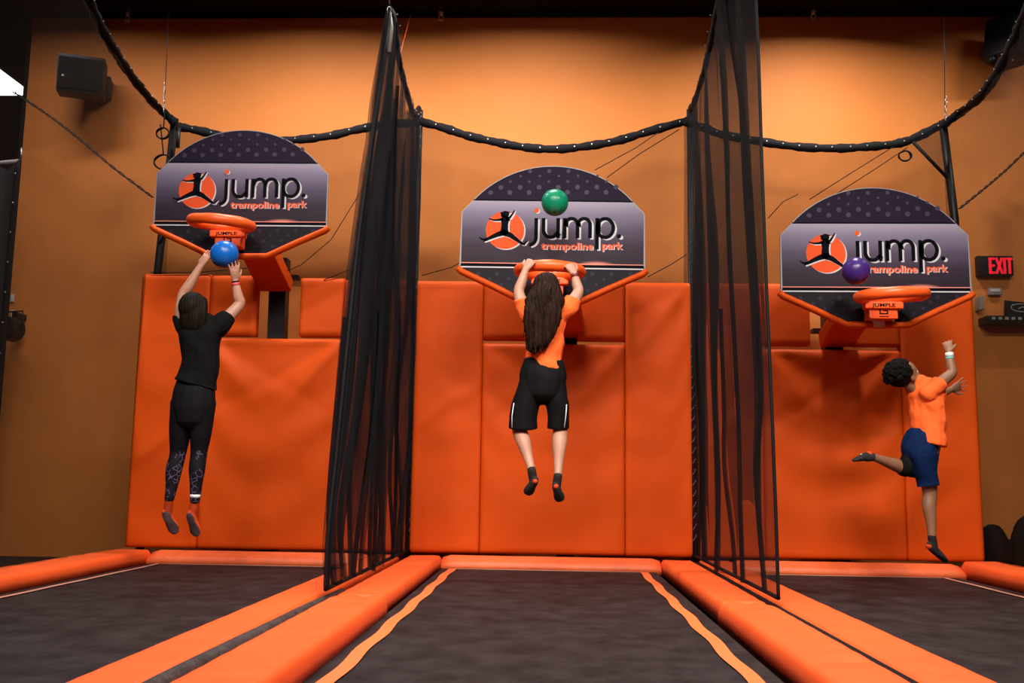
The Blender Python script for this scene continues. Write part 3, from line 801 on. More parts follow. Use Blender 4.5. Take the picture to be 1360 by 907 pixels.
def face_parts(root, c, Mh, s, skin_lip):
    eye = mat('eye_white', (.7, .7, .68), .3)
    for q in (-1, 1):
        g_ = G().ball(c + Mh @ (Vector((q*.029, .061, .000))*s), .011*s, seg=12, rin=8); e_ = under(g_.build('eye', eye), root)
        g_ = G().ball(c + Mh @ (Vector((q*.029, .069, .000))*s), .0052*s, seg=10, rin=6); under(g_.build('iris', M['ink']), root) if False else None
        g2 = g_.build('iris', M['ink']); g2.parent = e_; g2.matrix_parent_inverse = world(e_).inverted()
    g_ = G().ball(c + Mh @ (Vector((0, .078, -.050))*s), [.018*s, .006*s, .005*s], Mh, 12, 8); under(g_.build('lips', skin_lip), root)
def remeshed(g_, name, m_, root, vox=.0045, smooth=4, wrinkle=None):
    o = g_.build(name, m_)
    md = o.modifiers.new('r', 'REMESH'); md.mode = 'VOXEL'; md.voxel_size = vox; md.use_smooth_shade = True
    if smooth:
        ms = o.modifiers.new('s', 'SMOOTH'); ms.factor = .5; ms.iterations = smooth
    bpy.context.view_layer.update()
    dg = bpy.context.evaluated_depsgraph_get(); me = bpy.data.meshes.new_from_object(o.evaluated_get(dg))
    old = o.data; o.modifiers.clear(); o.data = me; me.name = name; bpy.data.meshes.remove(old)
    if not me.materials: me.materials.append(m_)
    for p in me.polygons: p.use_smooth = True
    if wrinkle:
        nm = [v.normal.copy() for v in me.vertices]
        for v, n_ in zip(me.vertices, nm): v.co += n_*wrinkle(v.co)
        me.update()
    return under(o, root)
def skinmat(name, c):
    mm = mat(name, c, .5, bump=.06, bscale=250, var=.08, vscale=10); b = mm.node_tree.nodes['Principled BSDF']
    b.inputs['Subsurface Weight'].default_value = .12; b.inputs['Subsurface Scale'].default_value = .01
    b.inputs['Subsurface Radius'].default_value = (1, .35, .2); return mm
M['skinA'] = skinmat('fair_skin', (.47, .235, .16)); M['skinC'] = skinmat('brown_skin', (.25, .115, .06))
M['lips'] = mat('lips', (.45, .13, .10), .5)
M['hairA'] = mat('near_black_hair', (.006, .005, .004), .55, bump=.3, bscale=200, stretch=(1, 1, .12), col2=(.018, .012, .008), vscale=60, spec=.06)
M['hairB'] = mat('dark_brown_hair', (.0045, .002, .0012), .6, bump=.4, bscale=260, stretch=(1, 1, .08), col2=(.030, .012, .006), vscale=70, spec=.08)
M['hairC'] = mat('black_curly_hair', (.005, .004, .0035), .85, bump=.8, bscale=120, spec=.1)
M['tee'] = mat('black_cotton', (.005, .005, .0055), .85, bump=.2, bscale=200, spec=.1)
M['neon'] = mat('neon_orange_cotton', (1.0, .150, .030), .8, bump=.15, bscale=200, spec=.15)
M['shorts'] = mat('black_polyester', (.0045, .0045, .005), .75, bump=.15, bscale=120, spec=.12)
M['navy'] = mat('navy_cotton', (.004, .017, .070), .8, spec=.08, bump=.2, bscale=120, var=.2, vscale=6)
M['sockO'] = mat('orange_sock', (.62, .07, .02), .85, spec=.1, bump=.4, bscale=300)
M['sockD'] = mat('dark_sole', (.07, .035, .04), .8, bump=.5, bscale=260, var=.4, vscale=30)
M['sockB'] = mat('black_sock', (.010, .009, .010), .8, bump=.4, bscale=300)
M['sockW'] = mat('grey_white_print', (.45, .43, .45), .7)
M['pink'] = mat('pink_band', (.85, .08, .10), .5)
M['redband'] = mat('red_black_watch', (.15, .012, .012), .4)
M['paleband'] = mat('pale_band', (.65, .70, .66), .5)
M['tealband'] = mat('teal_band', (.12, .45, .42), .5)
def legmat(zk):
    mm = bpy.data.materials.new('printed_leggings'); mm.use_nodes = True; nt = mm.node_tree; b = nt.nodes['Principled BSDF']
    b.inputs['Roughness'].default_value = .75; b.inputs['Specular IOR Level'].default_value = .12
    tc = nt.nodes.new('ShaderNodeTexCoord'); sp = nt.nodes.new('ShaderNodeSeparateXYZ'); nt.links.new(tc.outputs['Object'], sp.inputs[0])
    lt = nt.nodes.new('ShaderNodeMath'); lt.operation = 'LESS_THAN'; lt.inputs[1].default_value = zk; nt.links.new(sp.outputs[2], lt.inputs[0])
    v = nt.nodes.new('ShaderNodeTexVoronoi'); v.inputs['Scale'].default_value = 34; v.feature = 'DISTANCE_TO_EDGE'; nt.links.new(tc.outputs['Object'], v.inputs[0])
    n = nt.nodes.new('ShaderNodeTexNoise'); n.inputs['Scale'].default_value = 14; nt.links.new(tc.outputs['Object'], n.inputs[0])
    a = nt.nodes.new('ShaderNodeMath'); a.operation = 'LESS_THAN'; a.inputs[1].default_value = .06; nt.links.new(v.outputs[0], a.inputs[0])
    g2 = nt.nodes.new('ShaderNodeMath'); g2.operation = 'GREATER_THAN'; g2.inputs[1].default_value = .50; nt.links.new(n.outputs[0], g2.inputs[0])
    m1 = nt.nodes.new('ShaderNodeMath'); m1.operation = 'MULTIPLY'; m2 = nt.nodes.new('ShaderNodeMath'); m2.operation = 'MULTIPLY'
    nt.links.new(a.outputs[0], m1.inputs[0]); nt.links.new(g2.outputs[0], m1.inputs[1]); nt.links.new(m1.outputs[0], m2.inputs[0]); nt.links.new(lt.outputs[0], m2.inputs[1])
    mx = nt.nodes.new('ShaderNodeMixRGB'); mx.inputs[1].default_value = (.006, .0055, .008, 1); mx.inputs[2].default_value = (.09, .06, .12, 1)
    nt.links.new(m2.outputs[0], mx.inputs[0]); nt.links.new(mx.outputs[0], b.inputs['Base Color']); return mm
def wr(amp, seed, fx=22, fz=14):
    return lambda p: amp*(math.sin(p.x*fx+p.z*fz*1.3+3*fbm(p.x*5, p.y*5+seed, p.z*5))*.6+fbm(p.x*9, p.z*9, seed+p.y*9))
def foot(g_, ank, heel, toe, sole, k=1., s=1.):
    """one closed form from above the ankle over the heel to the toes; sole = direction the sole faces"""
    d = (toe-heel).normalized(); sole = (sole-d*sole.dot(d)).normalized(); lat = d.cross(sole).normalized()
    L = (toe-heel).length; rings = []
    for t, w_, h_, off in ((0, .021, .020, .0), (.15, .027, .027, 0), (.38, .026, .027, .001), (.62, .032, .021, .004), (.82, .034, .015, .007), (.97, .026, .010, .008)):
        c = heel+d*L*t+sole*off*s; rings.append((c, lat*w_*k*s, sole*h_*k*s))
    g_.loft(rings, 14)
    m_ = heel+d*L*.22-sole*.012*s
    limb(g_, [ank, ank.lerp(m_, .6), m_], [.0265*k*s, .027*k*s, .026*k*s])

# ---- girl in black -------------------------------------------------------
def girl_black():
    Y0 = 5.60; J = lambda px, py, d=0.: at(px, py, Y0+d)
    root = empty('person', J(258, 560), 'person in black t-shirt and dark leggings, seen from behind, holding up a blue ball', 'person')
    lat = Vector((1, 0, 0))
    b = G()
    hc = J(258, 411, -.01); Mh = head(b, hc, Vector((.12, 1, .35)), Vector((0, -.3, 1)), .93)
    limb(b, [J(259, 425), J(264, 441), J(267, 455)], [.043, .042, .055])
    limb(b, [J(267, 432), J(266, 450), J(266, 475), J(264, 500), J(258, 520), J(256, 535)], [(.085, .050), (.108, .068), (.098, .066), (.092, .064), (.105, .076), (.104, .075)])
    # arms
    eL, wL = J(243, 393, .03), J(266, 354, .03); eR, wR = J(318, 404, .06), J(312.5, 373, .035)
    limb(b, [J(246, 440), J(241, 418, .02), eL, eL.lerp(wL, .35), wL], [.042, .038, .031, .030, .019])
    limb(b, [J(288, 437), J(303, 421, .03), eR, eR.lerp(wR, .35), wR], [.042, .036, .031, .029, .019])
    B = BALL_A
    hand(b, wL, J(278, 334, .035)-wL, Vector((.50, .86, .1)), 1, .135, (.15, .25, .3), .16)
    hand(b, wR, J(311, 349, -.01)-wR, Vector((-.55, .85, .25)), -1, .125, (.05, .2, .25), .16)
    # legs
    hipL, kL, aL = J(243, 540), J(236, 603, .05), J(225, 662, -.02)
    hipR, kR, aR = J(270, 540), J(264, 603, .04), J(259, 664, -.01)
    for h, k, a in ((hipL, kL, aL), (hipR, kR, aR)):
        limb(b, [h, h.lerp(k, .5), k, k.lerp(a, .35)+Vector((0, -.012, 0)), k.lerp(a, .7), a], [.062, .053, .040, .040, .030, .023])
    soleL = Vector((.15, -1, .25)); soleR = Vector((-.1, -1, .2))
    fL = (aL, J(219, 680, .0), J(233, 706, .05), soleL); fR = (aR, J(253, 681, .0), J(262, 709, .05), soleR)
    foot(b, *fL, k=.9, s=.85); foot(b, *fR, k=.9, s=.85)
    remeshed(b, 'body', M['skinA'], root)
    face_parts(root, hc, Mh, .93, M['lips'])
    # leggings
    g_ = G()
    limb(g_, [J(259.5, 508), J(258, 522), J(256.5, 540), J(256, 552)], [(.108, .075), (.120, .088), (.120, .092), (.105, .085)])
    for h, k, a in ((hipL, kL, aL), (hipR, kR, aR)):
        limb(g_, [h+Vector((0, 0, .02)), h.lerp(k, .5), k, k.lerp(a, .35)+Vector((0, -.012, 0)), k.lerp(a, .7), a], [.069, .061, .046, .045, .034, .027])
    remeshed(g_, 'leggings', legmat((kL.z+.02)), root, wrinkle=wr(.0012, 2))
    # t-shirt
    g_ = G()
    limb(g_, [J(267, 427), J(267, 436), J(266, 452), J(266, 478), J(263, 500), J(260, 511)], [(.085, .050), (.124, .072), (.122, .084), (.108, .082), (.114, .085), (.124, .090)], fe=True)
    limb(g_, [J(250, 440), J(242, 425, .02), J(241, 419, .02)], [.055, .050, .046], fe=True)
    limb(g_, [J(284, 440), J(297, 427, .02), J(304, 419, .035)], [.058, .054, .047], fe=True)
    remeshed(g_, 't_shirt', M['tee'], root, wrinkle=wr(.0058, 5, 26, 20))
    # hair
    g_ = G()
    up = Mh.col[2]
    g_.ball(hc + Mh @ Vector((0, -.016, .016)), [.078, .088, .088], Mh, 28, 18)
    limb(g_, [J(258, 402, -.045), J(257, 418, -.055), J(257, 432, -.05), J(257, 440, -.045)], [(.078, .05), (.081, .05), (.076, .04), (.060, .025)])
    for i in range(60):
        a = random.uniform(-.07, .07); p0 = J(258+a*130, 395+abs(a)*120, -.075+abs(a)*.5)
        p1 = p0+Vector((a*.15+random.uniform(-.01, .01), -.008, -.10)); p2 = J(257+a*250+random.uniform(-3, 3), 440+random.uniform(-3, 5), -.06+abs(a)*.3)
        g_.tube(catmull([p0, p1, p2], 4), [.005]*8+[.0025], 5)
    remeshed(g_, 'hair', M['hairA'], root, vox=.004, smooth=3, wrinkle=lambda p: .0010*math.sin(p.x*420+p.z*30+5*fbm(p.x*7, p.z*7))+.002*fbm(p.x*25, p.z*9))
    for (f, nm) in ((fL, 'l'), (fR, 'r')):
        g_ = G(); foot(g_, f[0]+(f[0]-f[1])*.0, f[1], f[2], f[3], k=1.08, s=.85); s_ = remeshed(g_, 'sock', M['sockO'], root, vox=.004, smooth=2)
        g_ = G(); d = (f[2]-f[1]); L = d.length; d.normalize(); so = (f[3]-d*f[3].dot(d)).normalized(); la = d.cross(so).normalized()
        g_.loft([(f[1]+d*L*t+so*(.024 if t < .5 else .016), la*w_, so*.008) for t, w_ in ((-.02, .014), (.15, .022), (.4, .020), (.65, .026), (.85, .028), (1.0, .018))], 14)
        so_ = g_.build('sock_sole', M['sockD']); so_.parent = s_; so_.matrix_parent_inverse = world(s_).inverted()
    q = aR+Vector((0, 0, .012)); under(G().tube([q, q+Vector((0, 0, .018))], .0285, 16).build('white_sock_cuff', M['white']), root)
    d = (wR-eR).normalized(); q = wR-d*.004
    under(G().tube([q-d*.022, q-d*.006], .0225, 16).build('pink_wristband', M['pink']), root)
    under(G().tube([q-d*.004, q+d*.004], .0222, 16).build('dark_wristband', M['blackplastic']), root)
girl_black()

# ---- child hanging from the middle rim ------------------------------------
def girl_orange():
    Y0 = 5.70; J = lambda px, py, d=0.: at(px, py, Y0+d)
    root = empty('person', J(722, 500), 'person with long brown hair in orange t-shirt and black shorts, hanging from middle rim', 'person')
    b = G()
    hc = J(725, 386, .0); Mh = head(b, hc, Vector((.0, 1, .15)), Vector((0, -.15, 1)), .97)
    limb(b, [J(725, 398), J(725, 412), J(725, 425)], [.043, .042, .055])
    limb(b, [J(725, 408), J(725, 425), J(724, 450), J(723, 472), J(722, 490), J(721, 510)], [(.090, .052), (.108, .070), (.098, .066), (.090, .063), (.102, .075), (.108, .080)])
    rimY = BY-.27-.187
    eL, wL = J(689, 387, .04), at(698, 358, rimY-.035); eR, wR = J(768, 387, .04), at(763, 364, rimY-.035)
    limb(b, [J(701, 414), J(693, 402, .02), eL, eL.lerp(wL, .4), wL], [.043, .038, .031, .029, .019])
    limb(b, [J(749, 412), J(760, 401, .02), eR, eR.lerp(wR, .4), wR], [.043, .038, .031, .029, .019])
    # hands closed over the rim: back of the hand up and to the camera, fingers curling over the top and down the far side
    hand(b, wL, at(707, 344, rimY-.018)-wL, Vector((.15, .95, -.35)), 1, .135, (1.0, .85, .6), .02, .5, .0072)
    hand(b, wR, at(752, 345, rimY-.018)-wR, Vector((-.15, .95, -.35)), -1, .135, (1.0, .85, .6), .02, .5, .0072)
    hipL, kL, aL = J(707, 520), J(690, 568, .04), J(706, 624, -.09)
    hipR, kR, aR = J(736, 520), J(744, 568, .04), J(741, 632, -.07)
    for h, k, a in ((hipL, kL, aL), (hipR, kR, aR)):
        limb(b, [h, h.lerp(k, .5), k, k.lerp(a, .33)+Vector((0, -.010, 0)), k.lerp(a, .68), a], [.060, .052, .043, .042, .029, .022])
    sL = Vector((.35, -1, .1)); sR = Vector((-.1, -1, .2))
    fL = (aL, J(711, 637, -.09), J(700, 655, -.03), sL); fR = (aR, J(738, 644, -.07), J(744, 664, -.01), sR)
    foot(b, *fL, k=.9, s=.85); foot(b, *fR, k=.9, s=.85)
    remeshed(b, 'body', M['skinA'], root)
    face_parts(root, hc, Mh, .97, M['lips'])
    g_ = G()
    limb(g_, [J(722, 487), J(721, 500), J(721, 516)], [(.125, .085), (.135, .095), (.125, .095)])
    limb(g_, [J(706, 508), J(699, 535, .01), J(695, 555, .02), J(694.5, 569, .03)], [.072, .078, .080, .083], fe=True)
    limb(g_, [J(735, 508), J(740, 535, .01), J(741.5, 555, .02), J(741.5, 569, .03)], [.070, .066, .062, .062], fe=True)
    s_ = remeshed(g_, 'shorts', M['shorts'], root, wrinkle=wr(.003, 7))
    for p3 in ([(682.5, 535), (680, 552), (680, 568)], [(752.5, 537), (751.5, 552), (749.5, 568)]):
        g_ = G().tube([J(a_, b_, -.058) for a_, b_ in p3], .0028, 5); o = g_.build('white_piping', M['white']); o.parent = s_; o.matrix_parent_inverse = world(s_).inverted()
    g_ = G()
    limb(g_, [J(725, 403), J(725, 411), J(724.5, 425), J(724.5, 448), J(723, 470), J(722, 494)], [(.085, .050), (.126, .070), (.122, .084), (.106, .080), (.106, .080), (.113, .086)], fe=True)
    limb(g_, [J(703, 418), J(695, 406, .02), J(692.5, 398, .02)], [.056, .050, .046], fe=True)
    limb(g_, [J(746, 416), J(757, 406, .015), J(762, 397, .025)], [.058, .053, .047], fe=True)
    remeshed(g_, 't_shirt', M['neon'], root, wrinkle=wr(.0065, 9, 32, 24))
    # long wavy hair
    g_ = G()
    g_.ball(hc + Mh @ Vector((0, -.014, .016)), [.082, .092, .090], Mh, 28, 18)
    limb(g_, [J(726, 374, -.05), J(726, 390, -.085), J(722, 408, -.115), J(720, 425, -.12), J(717, 442, -.12), J(712, 456, -.115), J(708, 466, -.11)],
         [(.070, .045), (.092, .045), (.105, .040), (.105, .036), (.085, .032), (.055, .026), (.030, .016)])
    for i in range(150):
        a = random.uniform(-1, 1); x0 = 725+a*17; y0 = 372+abs(a)*10
        yb = random.choice([430, 440, 450, 460, 468]) + random.uniform(-6, 4)
        xb = 714-(yb-450)*.2+a*(24-max(0, yb-430)*.35)+random.uniform(-3, 3)
        ph = random.uniform(0, 6); pts = []
        for t in np.linspace(0, 1, 9):
            xx = x0+(xb-x0)*t + a*6*math.sin(PI*min(1, t*1.3))+2.2*math.sin(t*11+ph)*t; yy = y0+(yb-y0)*t
            dep = -.075-.075*math.sin(PI*min(.6, t*1.1+.1)) + abs(a)*abs(a)*.06 + random.uniform(-.004, .004)
            pts.append(J(xx, yy, dep))
        g_.tube(catmull(pts, 3), [.0055]*18+[.0045]*4+[.003]*3, 5)
    remeshed(g_, 'long_hair', M['hairB'], root, vox=.0036, smooth=2, wrinkle=lambda p: .0012*math.sin(p.x*330+p.z*25+9*fbm(p.x*8, p.z*7))+.006*fbm(p.x*16+p.z*3, p.z*9, p.y*4))
    for f in (fL, fR):
        g_ = G(); foot(g_, f[0], f[1], f[2], f[3], k=1.08, s=.85); s_ = remeshed(g_, 'sock', M['sockB'], root, vox=.004, smooth=2)
        d = (f[2]-f[1]).normalized(); so = (f[3]-d*f[3].dot(d)).normalized()
        g_ = G().ball(f[1]+d*.002+so*.010, .0155, seg=14, rin=10); o = g_.build('orange_heel', M['sockO']); o.parent = s_; o.matrix_parent_inverse = world(s_).inverted()
    d = (wR-eR).normalized()
    under(G().tube([wR-d*.024, wR-d*.002], .0235, 16).build('wristwatch', M['redband']), root)
girl_orange()

# ---- boy in orange ---------------------------------------------------------
def boy():
    Y0 = 6.05; J = lambda px, py, d=0.: at(px, py, Y0+d)
    root = empty('person', J(1230, 600), 'person with short curly hair, orange t-shirt and blue shorts, mid-leap on the right', 'person')
    fw = Vector((.80, .60, .0)); la = Vector((.60, -.80, 0)); b = G()
    hc = J(1203, 499, .0); hf = Vector((.93, .22, .42)); Mh = head(b, hc, hf, Vector((-.42, -.1, 1)), .95)
    ref = fw
    limb(b, [J(1208, 510), J(1216, 517), J(1224, 526)], [.042, .040, .050], ref)
    limb(b, [J(1224, 514), J(1229, 530), J(1232, 552), J(1232, 575), J(1226, 595), J(1222, 605)], [(.080, .050), (.105, .070), (.096, .070), (.088, .068), (.098, .078), (.095, .075)], ref)
    # right arm up (camera side), left arm reaching forward
    sR, eR, wR = J(1244, 513, -.09), J(1264, 495, -.08), J(1260.5, 468, -.06)
    limb(b, [sR, sR.lerp(eR, .5), eR, eR.lerp(wR, .4), wR], [.040, .034, .030, .028, .019], ref)
    sL, eL, wL = J(1228, 522, .09), J(1246, 524, .20), J(1264, 517, .26)
    limb(b, [sL, sL.lerp(eL, .5), eL, eL.lerp(wL, .4), wL], [.038, .033, .028, .026, .017], ref)
    hand(b, wR, J(1257, 450, -.02)-wR, Vector((.45, .85, .1)), -1, .125, (.35, .5, .5), .12)
    hand(b, wL, J(1277, 511, .30)-wL, Vector((.1, -1, -.3)), 1, .145, (.05, .12, .15), .34)
    hipR, kR, aR = J(1227, 600, -.05), J(1235, 654, -.02), J(1237.5, 712, -.05)
    hipL, kL, aL = J(1216, 598, .05), J(1203, 622, -.02), J(1160, 607, -.10)
    limb(b, [hipR, hipR.lerp(kR, .5), kR, kR.lerp(aR, .33)+Vector((-.008, 0, 0)), kR.lerp(aR, .68), aR], [.060, .052, .042, .040, .030, .024], ref)
    limb(b, [hipL, hipL.lerp(kL, .5), kL, kL.lerp(aL, .35), kL.lerp(aL, .7), aL], [.058, .052, .041, .038, .028, .023], Vector((0, 0, 1)))
    fR = (aR, J(1234, 724, -.05), J(1257, 744, .0), Vector((-.75, -.35, -.5))); fL = (aL, J(1155, 604, -.10), J(1134, 613, -.12), Vector((-.25, -.1, 1)))
    foot(b, *fR, k=.9, s=.85); foot(b, *fL, k=.9, s=.80)
    remeshed(b, 'body', M['skinC'], root)
    face_parts(root, hc, Mh, .95, M['lips'])
    g_ = G()
    limb(g_, [J(1224, 584), J(1222, 596), J(1223, 612)], [(.105, .090), (.110, .098), (.100, .090)], ref)
    limb(g_, [J(1225, 604, -.045), J(1229, 625, -.035), J(1232, 640, -.03), J(1233, 646, -.03)], [.080, .068, .064, .065], ref, fe=True)
    limb(g_, [J(1217, 602, .05), J(1213, 615, .02), J(1211, 622, .0)], [.070, .062, .056], ref)
    remeshed(g_, 'shorts', M['navy'], root, wrinkle=wr(.004, 3, 30, 20))
    g_ = G(); q0 = hipL.lerp(kL, .5)
    limb(g_, [q0, kL, kL.lerp(aL, .16)], [.057, .050, .044], Vector((0, 0, 1))); remeshed(g_, 'black_knee_sleeve', M['shorts'], root)
    g_ = G()
    limb(g_, [J(1218, 510), J(1224, 518), J(1230, 530), J(1232, 552), J(1232, 575), J(1230, 590)], [(.070, .048), (.118, .070), (.116, .082), (.108, .084), (.110, .088), (.122, .098)], ref, fe=True)
    limb(g_, [J(1234, 522, -.07), J(1243, 513, -.09), J(1249, 507, -.088)], [.054, .048, .043], ref, fe=True)
    limb(g_, [J(1226, 522, .07), J(1232, 523, .11), J(1238, 525, .15)], [.052, .047, .043], ref, fe=True)
    remeshed(g_, 't_shirt', M['neon'], root, wrinkle=wr(.0075, 12, 30, 30))
    g_ = G()
    g_.ball(hc + Mh @ Vector((0, -.036, .028)), [.084, .082, .080], Mh, 30, 20)
    for i in range(230):
        th = random.uniform(0, 2*PI); ph = random.uniform(-.35, 1.35)
        d = Vector((math.cos(th)*math.cos(ph), math.sin(th)*math.cos(ph), math.sin(ph)))
        if d.y > .35 and d.z < .6: continue
        g_.ball(hc + Mh @ (Vector((0, -.036, .028))+Vector((d.x*.083, d.y*.086, d.z*.080))), random.uniform(.008, .014), seg=8, rin=6)
    remeshed(g_, 'curly_hair', M['hairC'], root, vox=.004, smooth=0, wrinkle=lambda p: .003*fbm(p.x*70, p.y*70, p.z*70))
    for f, s in ((fR, .85), (fL, .80)):
        g_ = G(); foot(g_, f[0], f[1], f[2], f[3], k=1.08, s=s); s_ = remeshed(g_, 'sock', M['sockB'], root, vox=.004, smooth=2)
        d = (f[2]-f[1]); L = d.length; d.normalize(); so = (f[3]-d*f[3].dot(d)).normalized(); l2 = d.cross(so)
        g_ = G().ball(f[1]+d*.002+so*.004, .0195, seg=14, rin=10); o = g_.build('orange_heel', M['sockO']); o.parent = s_; o.matrix_parent_inverse = world(s_).inverted()
        g_ = G().ball(f[1]+d*L*.45+so*.017, [.009, .009, .009], seg=10, rin=8); o = g_.build('pale_print', M['sockW']); o.parent = s_; o.matrix_parent_inverse = world(s_).inverted()
    d = (wR-eR).normalized()
    under(G().tube([wR-d*.030, wR-d*.004], .0235, 16).build('pale_wristband', M['paleband']), root)
    under(G().tube([wR-d*.042, wR-d*.032], .0245, 16).build('teal_wristband', M['tealband']), root)
boy()
# ------------------------------------------------------------------ wall things
WF = WY-.002
def onwall(px, py): return at(px, py, WF)
# speaker, left
c = onwall(111, 103); root = empty('wall_speaker', c, 'black loudspeaker on the upper left of the orange wall', 'speaker', 'wall speakers')
r = Matrix.Rotation(math.radians(20), 4, 'Z') @ Matrix.Rotation(math.radians(8), 4, 'X'); Mx = Matrix.Translation(at(109, 103, 7.40)) @ r
g_ = G().box((-.17, -.12, -.145), (.17, .13, .145), Mx); under(g_.build('cabinet', M['blackplastic'], smooth='auto', bevel=.015), root)
g_ = G().box((-.155, -.128, -.12), (.155, -.118, .12), Mx); under(g_.build('grille', mat('speaker_grille', (.008, .008, .009), .8, spec=.1, bump=.6, bscale=400), smooth='auto', bevel=.004), root)
g_ = G().box((-.13, -.131, -.035), (-.115, -.127, -.02), Mx); under(g_.build('badge', M['grey'], smooth=False), root)
g_ = G().box((.02, .13, -.10), (.20, .34, .07), Mx); under(g_.build('wall_bracket', M['blackmetal'], smooth='auto', bevel=.02), root)
# speaker, right
c = onwall(1330, 58); root = empty('wall_speaker', c, 'black loudspeaker at the upper right, behind the rising net band', 'speaker', 'wall speakers')
Mx = Matrix.Translation(at(1337, 55, 7.45)) @ Matrix.Rotation(math.radians(38), 4, 'Z') @ Matrix.Rotation(math.radians(12), 4, 'Y')
g_ = G().box((-.12, -.12, -.17), (.14, .12, .17), Mx); under(g_.build('cabinet', M['blackplastic'], smooth='auto', bevel=.03), root)
g_ = G().box((-.105, -.128, -.155), (.125, -.118, .155), Mx); under(g_.build('grille', bpy.data.materials['speaker_grille'], smooth='auto', bevel=.004), root)
g_ = G().tube([at(1318, 80, 7.4), at(1314, 78, 7.6), at(1312, 78, WF)], .03, 10); under(g_.build('wall_bracket', M['blackmetal']), root)
g_ = G().ball(at(1345, 80, 7.3), .008, seg=10, rin=8); under(g_.build('badge', M['steel']), root)
# par light, left edge
c = at(13, 437, 7.55); root = empty('stage_light', c, 'small round black stage light at the left edge of the wall', 'light')
Mx = Matrix.Translation(c) @ Matrix.Rotation(math.radians(90), 4, 'X')
g_ = G(); g_.tube([c+Vector((0, -.09, 0)), c+Vector((0, -.085, 0)), c+Vector((0, .06, 0)), c+Vector((0, .09, 0))], [.085, .092, .092, .06], 28)
under(g_.build('housing', M['blackplastic'], smooth='auto'), root)
for rad, yy in ((.075, -.094), (.045, -.097), (.018, -.10)):
    g_ = G().tube([c+Vector((0, yy, 0)), c+Vector((0, yy+.01, 0))], rad, 24); under(g_.build('lens_ring', mat('lens_black', (.02*(1+rad*10), .018, .018), .35), smooth='auto'), root)
g_ = G().tube([c+Vector((-.10, 0, -.01)), c+Vector((-.10, 0, .13)), c+Vector((.09, 0, .14)), c+Vector((.10, 0, -.01))], .008, 6, flat=(1, 1)); under(g_.build('yoke', M['blackmetal']), root)
g_ = G().box(tuple(c+Vector((-.02, .05, .10))), (c.x+.02, WF, c.z+.14)); under(g_.build('mount', M['blackmetal'], smooth=False), root)
for (px, py) in ((17, 396), (17.5, 417)):
    p = onwall(px, py); o = G().box((p.x-.012, p.y-.012, p.z-.03), (p.x+.012, p.y, p.z+.03)).build('wall_tag', M['white'], smooth='auto', bevel=.003)
    tag(o, 'small white tag on the wall above the round stage light' if py > 400 else 'upper small white tag on the wall at the far left', 'tag')
# dark netted frame panel at the left edge
tl, tr, br2, bl2 = at(-60, 222, 7.05), at(24, 214, 7.05), at(-6, 560, 7.05), at(-90, 560, 7.05)
root = empty('netted_panel', at(0, 560, 7.05), 'dark grey netted panel at the left edge of the picture', 'net')
g_ = G().grid(lambda u, v: (bl2.lerp(br2, u)).lerp(tl.lerp(tr, u), v)+Vector((0, .01*math.sin(u*20+v*4), 0)), 20, 20); under(g_.build('netting', M['netg'], fix=False), root)
tr_ = tr; bb = br2.lerp(tr, -.3)
pts = [bb.lerp(tr_, t) for t in np.linspace(0, 1, 30)]
g_ = G().tube(pts, .028, 8, flat=(1, .5)); under(g_.build('side_band', M['black']), root)
g_ = G().tube([tl, tr], .016, 8); under(g_.build('top_band', M['grey']), root)
g_ = G()
for t in np.linspace(.25, .96, 9):
    p = bb.lerp(tr_, t)+Vector((0, -.022, 0)); g_.ball(p, .006, seg=8, rin=6)
tag(under(g_.build('grommets', M['grom']), root), kind='stuff')
g_ = G().tube([at(27, 214, 7.05), at(29, 196, 7.05)], .010, 6); under(g_.build('hook', M['steel']), root)
# guy ropes
for pts_, lb in (([(18, 122, 7.3), (60, 150, 7.3), (100, 180, 7.3), (150, 222, 7.25), (203, 262, 7.2)], 'dark twisted rope slanting down from the lit panel at the left'),
                 ([(1274, 277, 7.2), (1310, 248, 7.25), (1340, 222, 7.3), (1375, 188, 7.3)], 'dark twisted rope slanting up to the right edge')):
    base = catmull([at(*p) for p in pts_], 30); g_ = G()
    for ph in (0, PI):
        g_.tube([p+Vector((.006*math.cos(i*.5+ph), 0, .006*math.sin(i*.5+ph))) for i, p in enumerate(base)], .0048, 5)
    o = g_.build('guy_rope', M['blackmetal']); tag(o, lb, 'rope')
# cable loops
for (px, py, rx, lb) in ((216, 177, 9, 'upper loop of black cable beside the left net post'), (216, 215, 12, 'lower loop of black cable beside the left net post'), (1202, 207, 8, 'loop of black cable under the right net band')):
    c = at(px, py, 7.08); r_ = rx*7.08/FPX; g_ = G()
    pts = [c+Vector((r_*math.cos(a)*(1+.06*math.sin(a*2.3)), .01*math.sin(a*.7), r_*math.sin(a)*.85)) for a in np.linspace(PI/2, PI/2+4*PI, 50)]
    if px < 400: pts = [at(213 if py > 190 else 219, py-50 if py > 190 else 145, 7.08)]+pts
    g_.tube(pts, .0055, 6); tag(g_.build('cable_loop', M['black']), lb, 'cable')
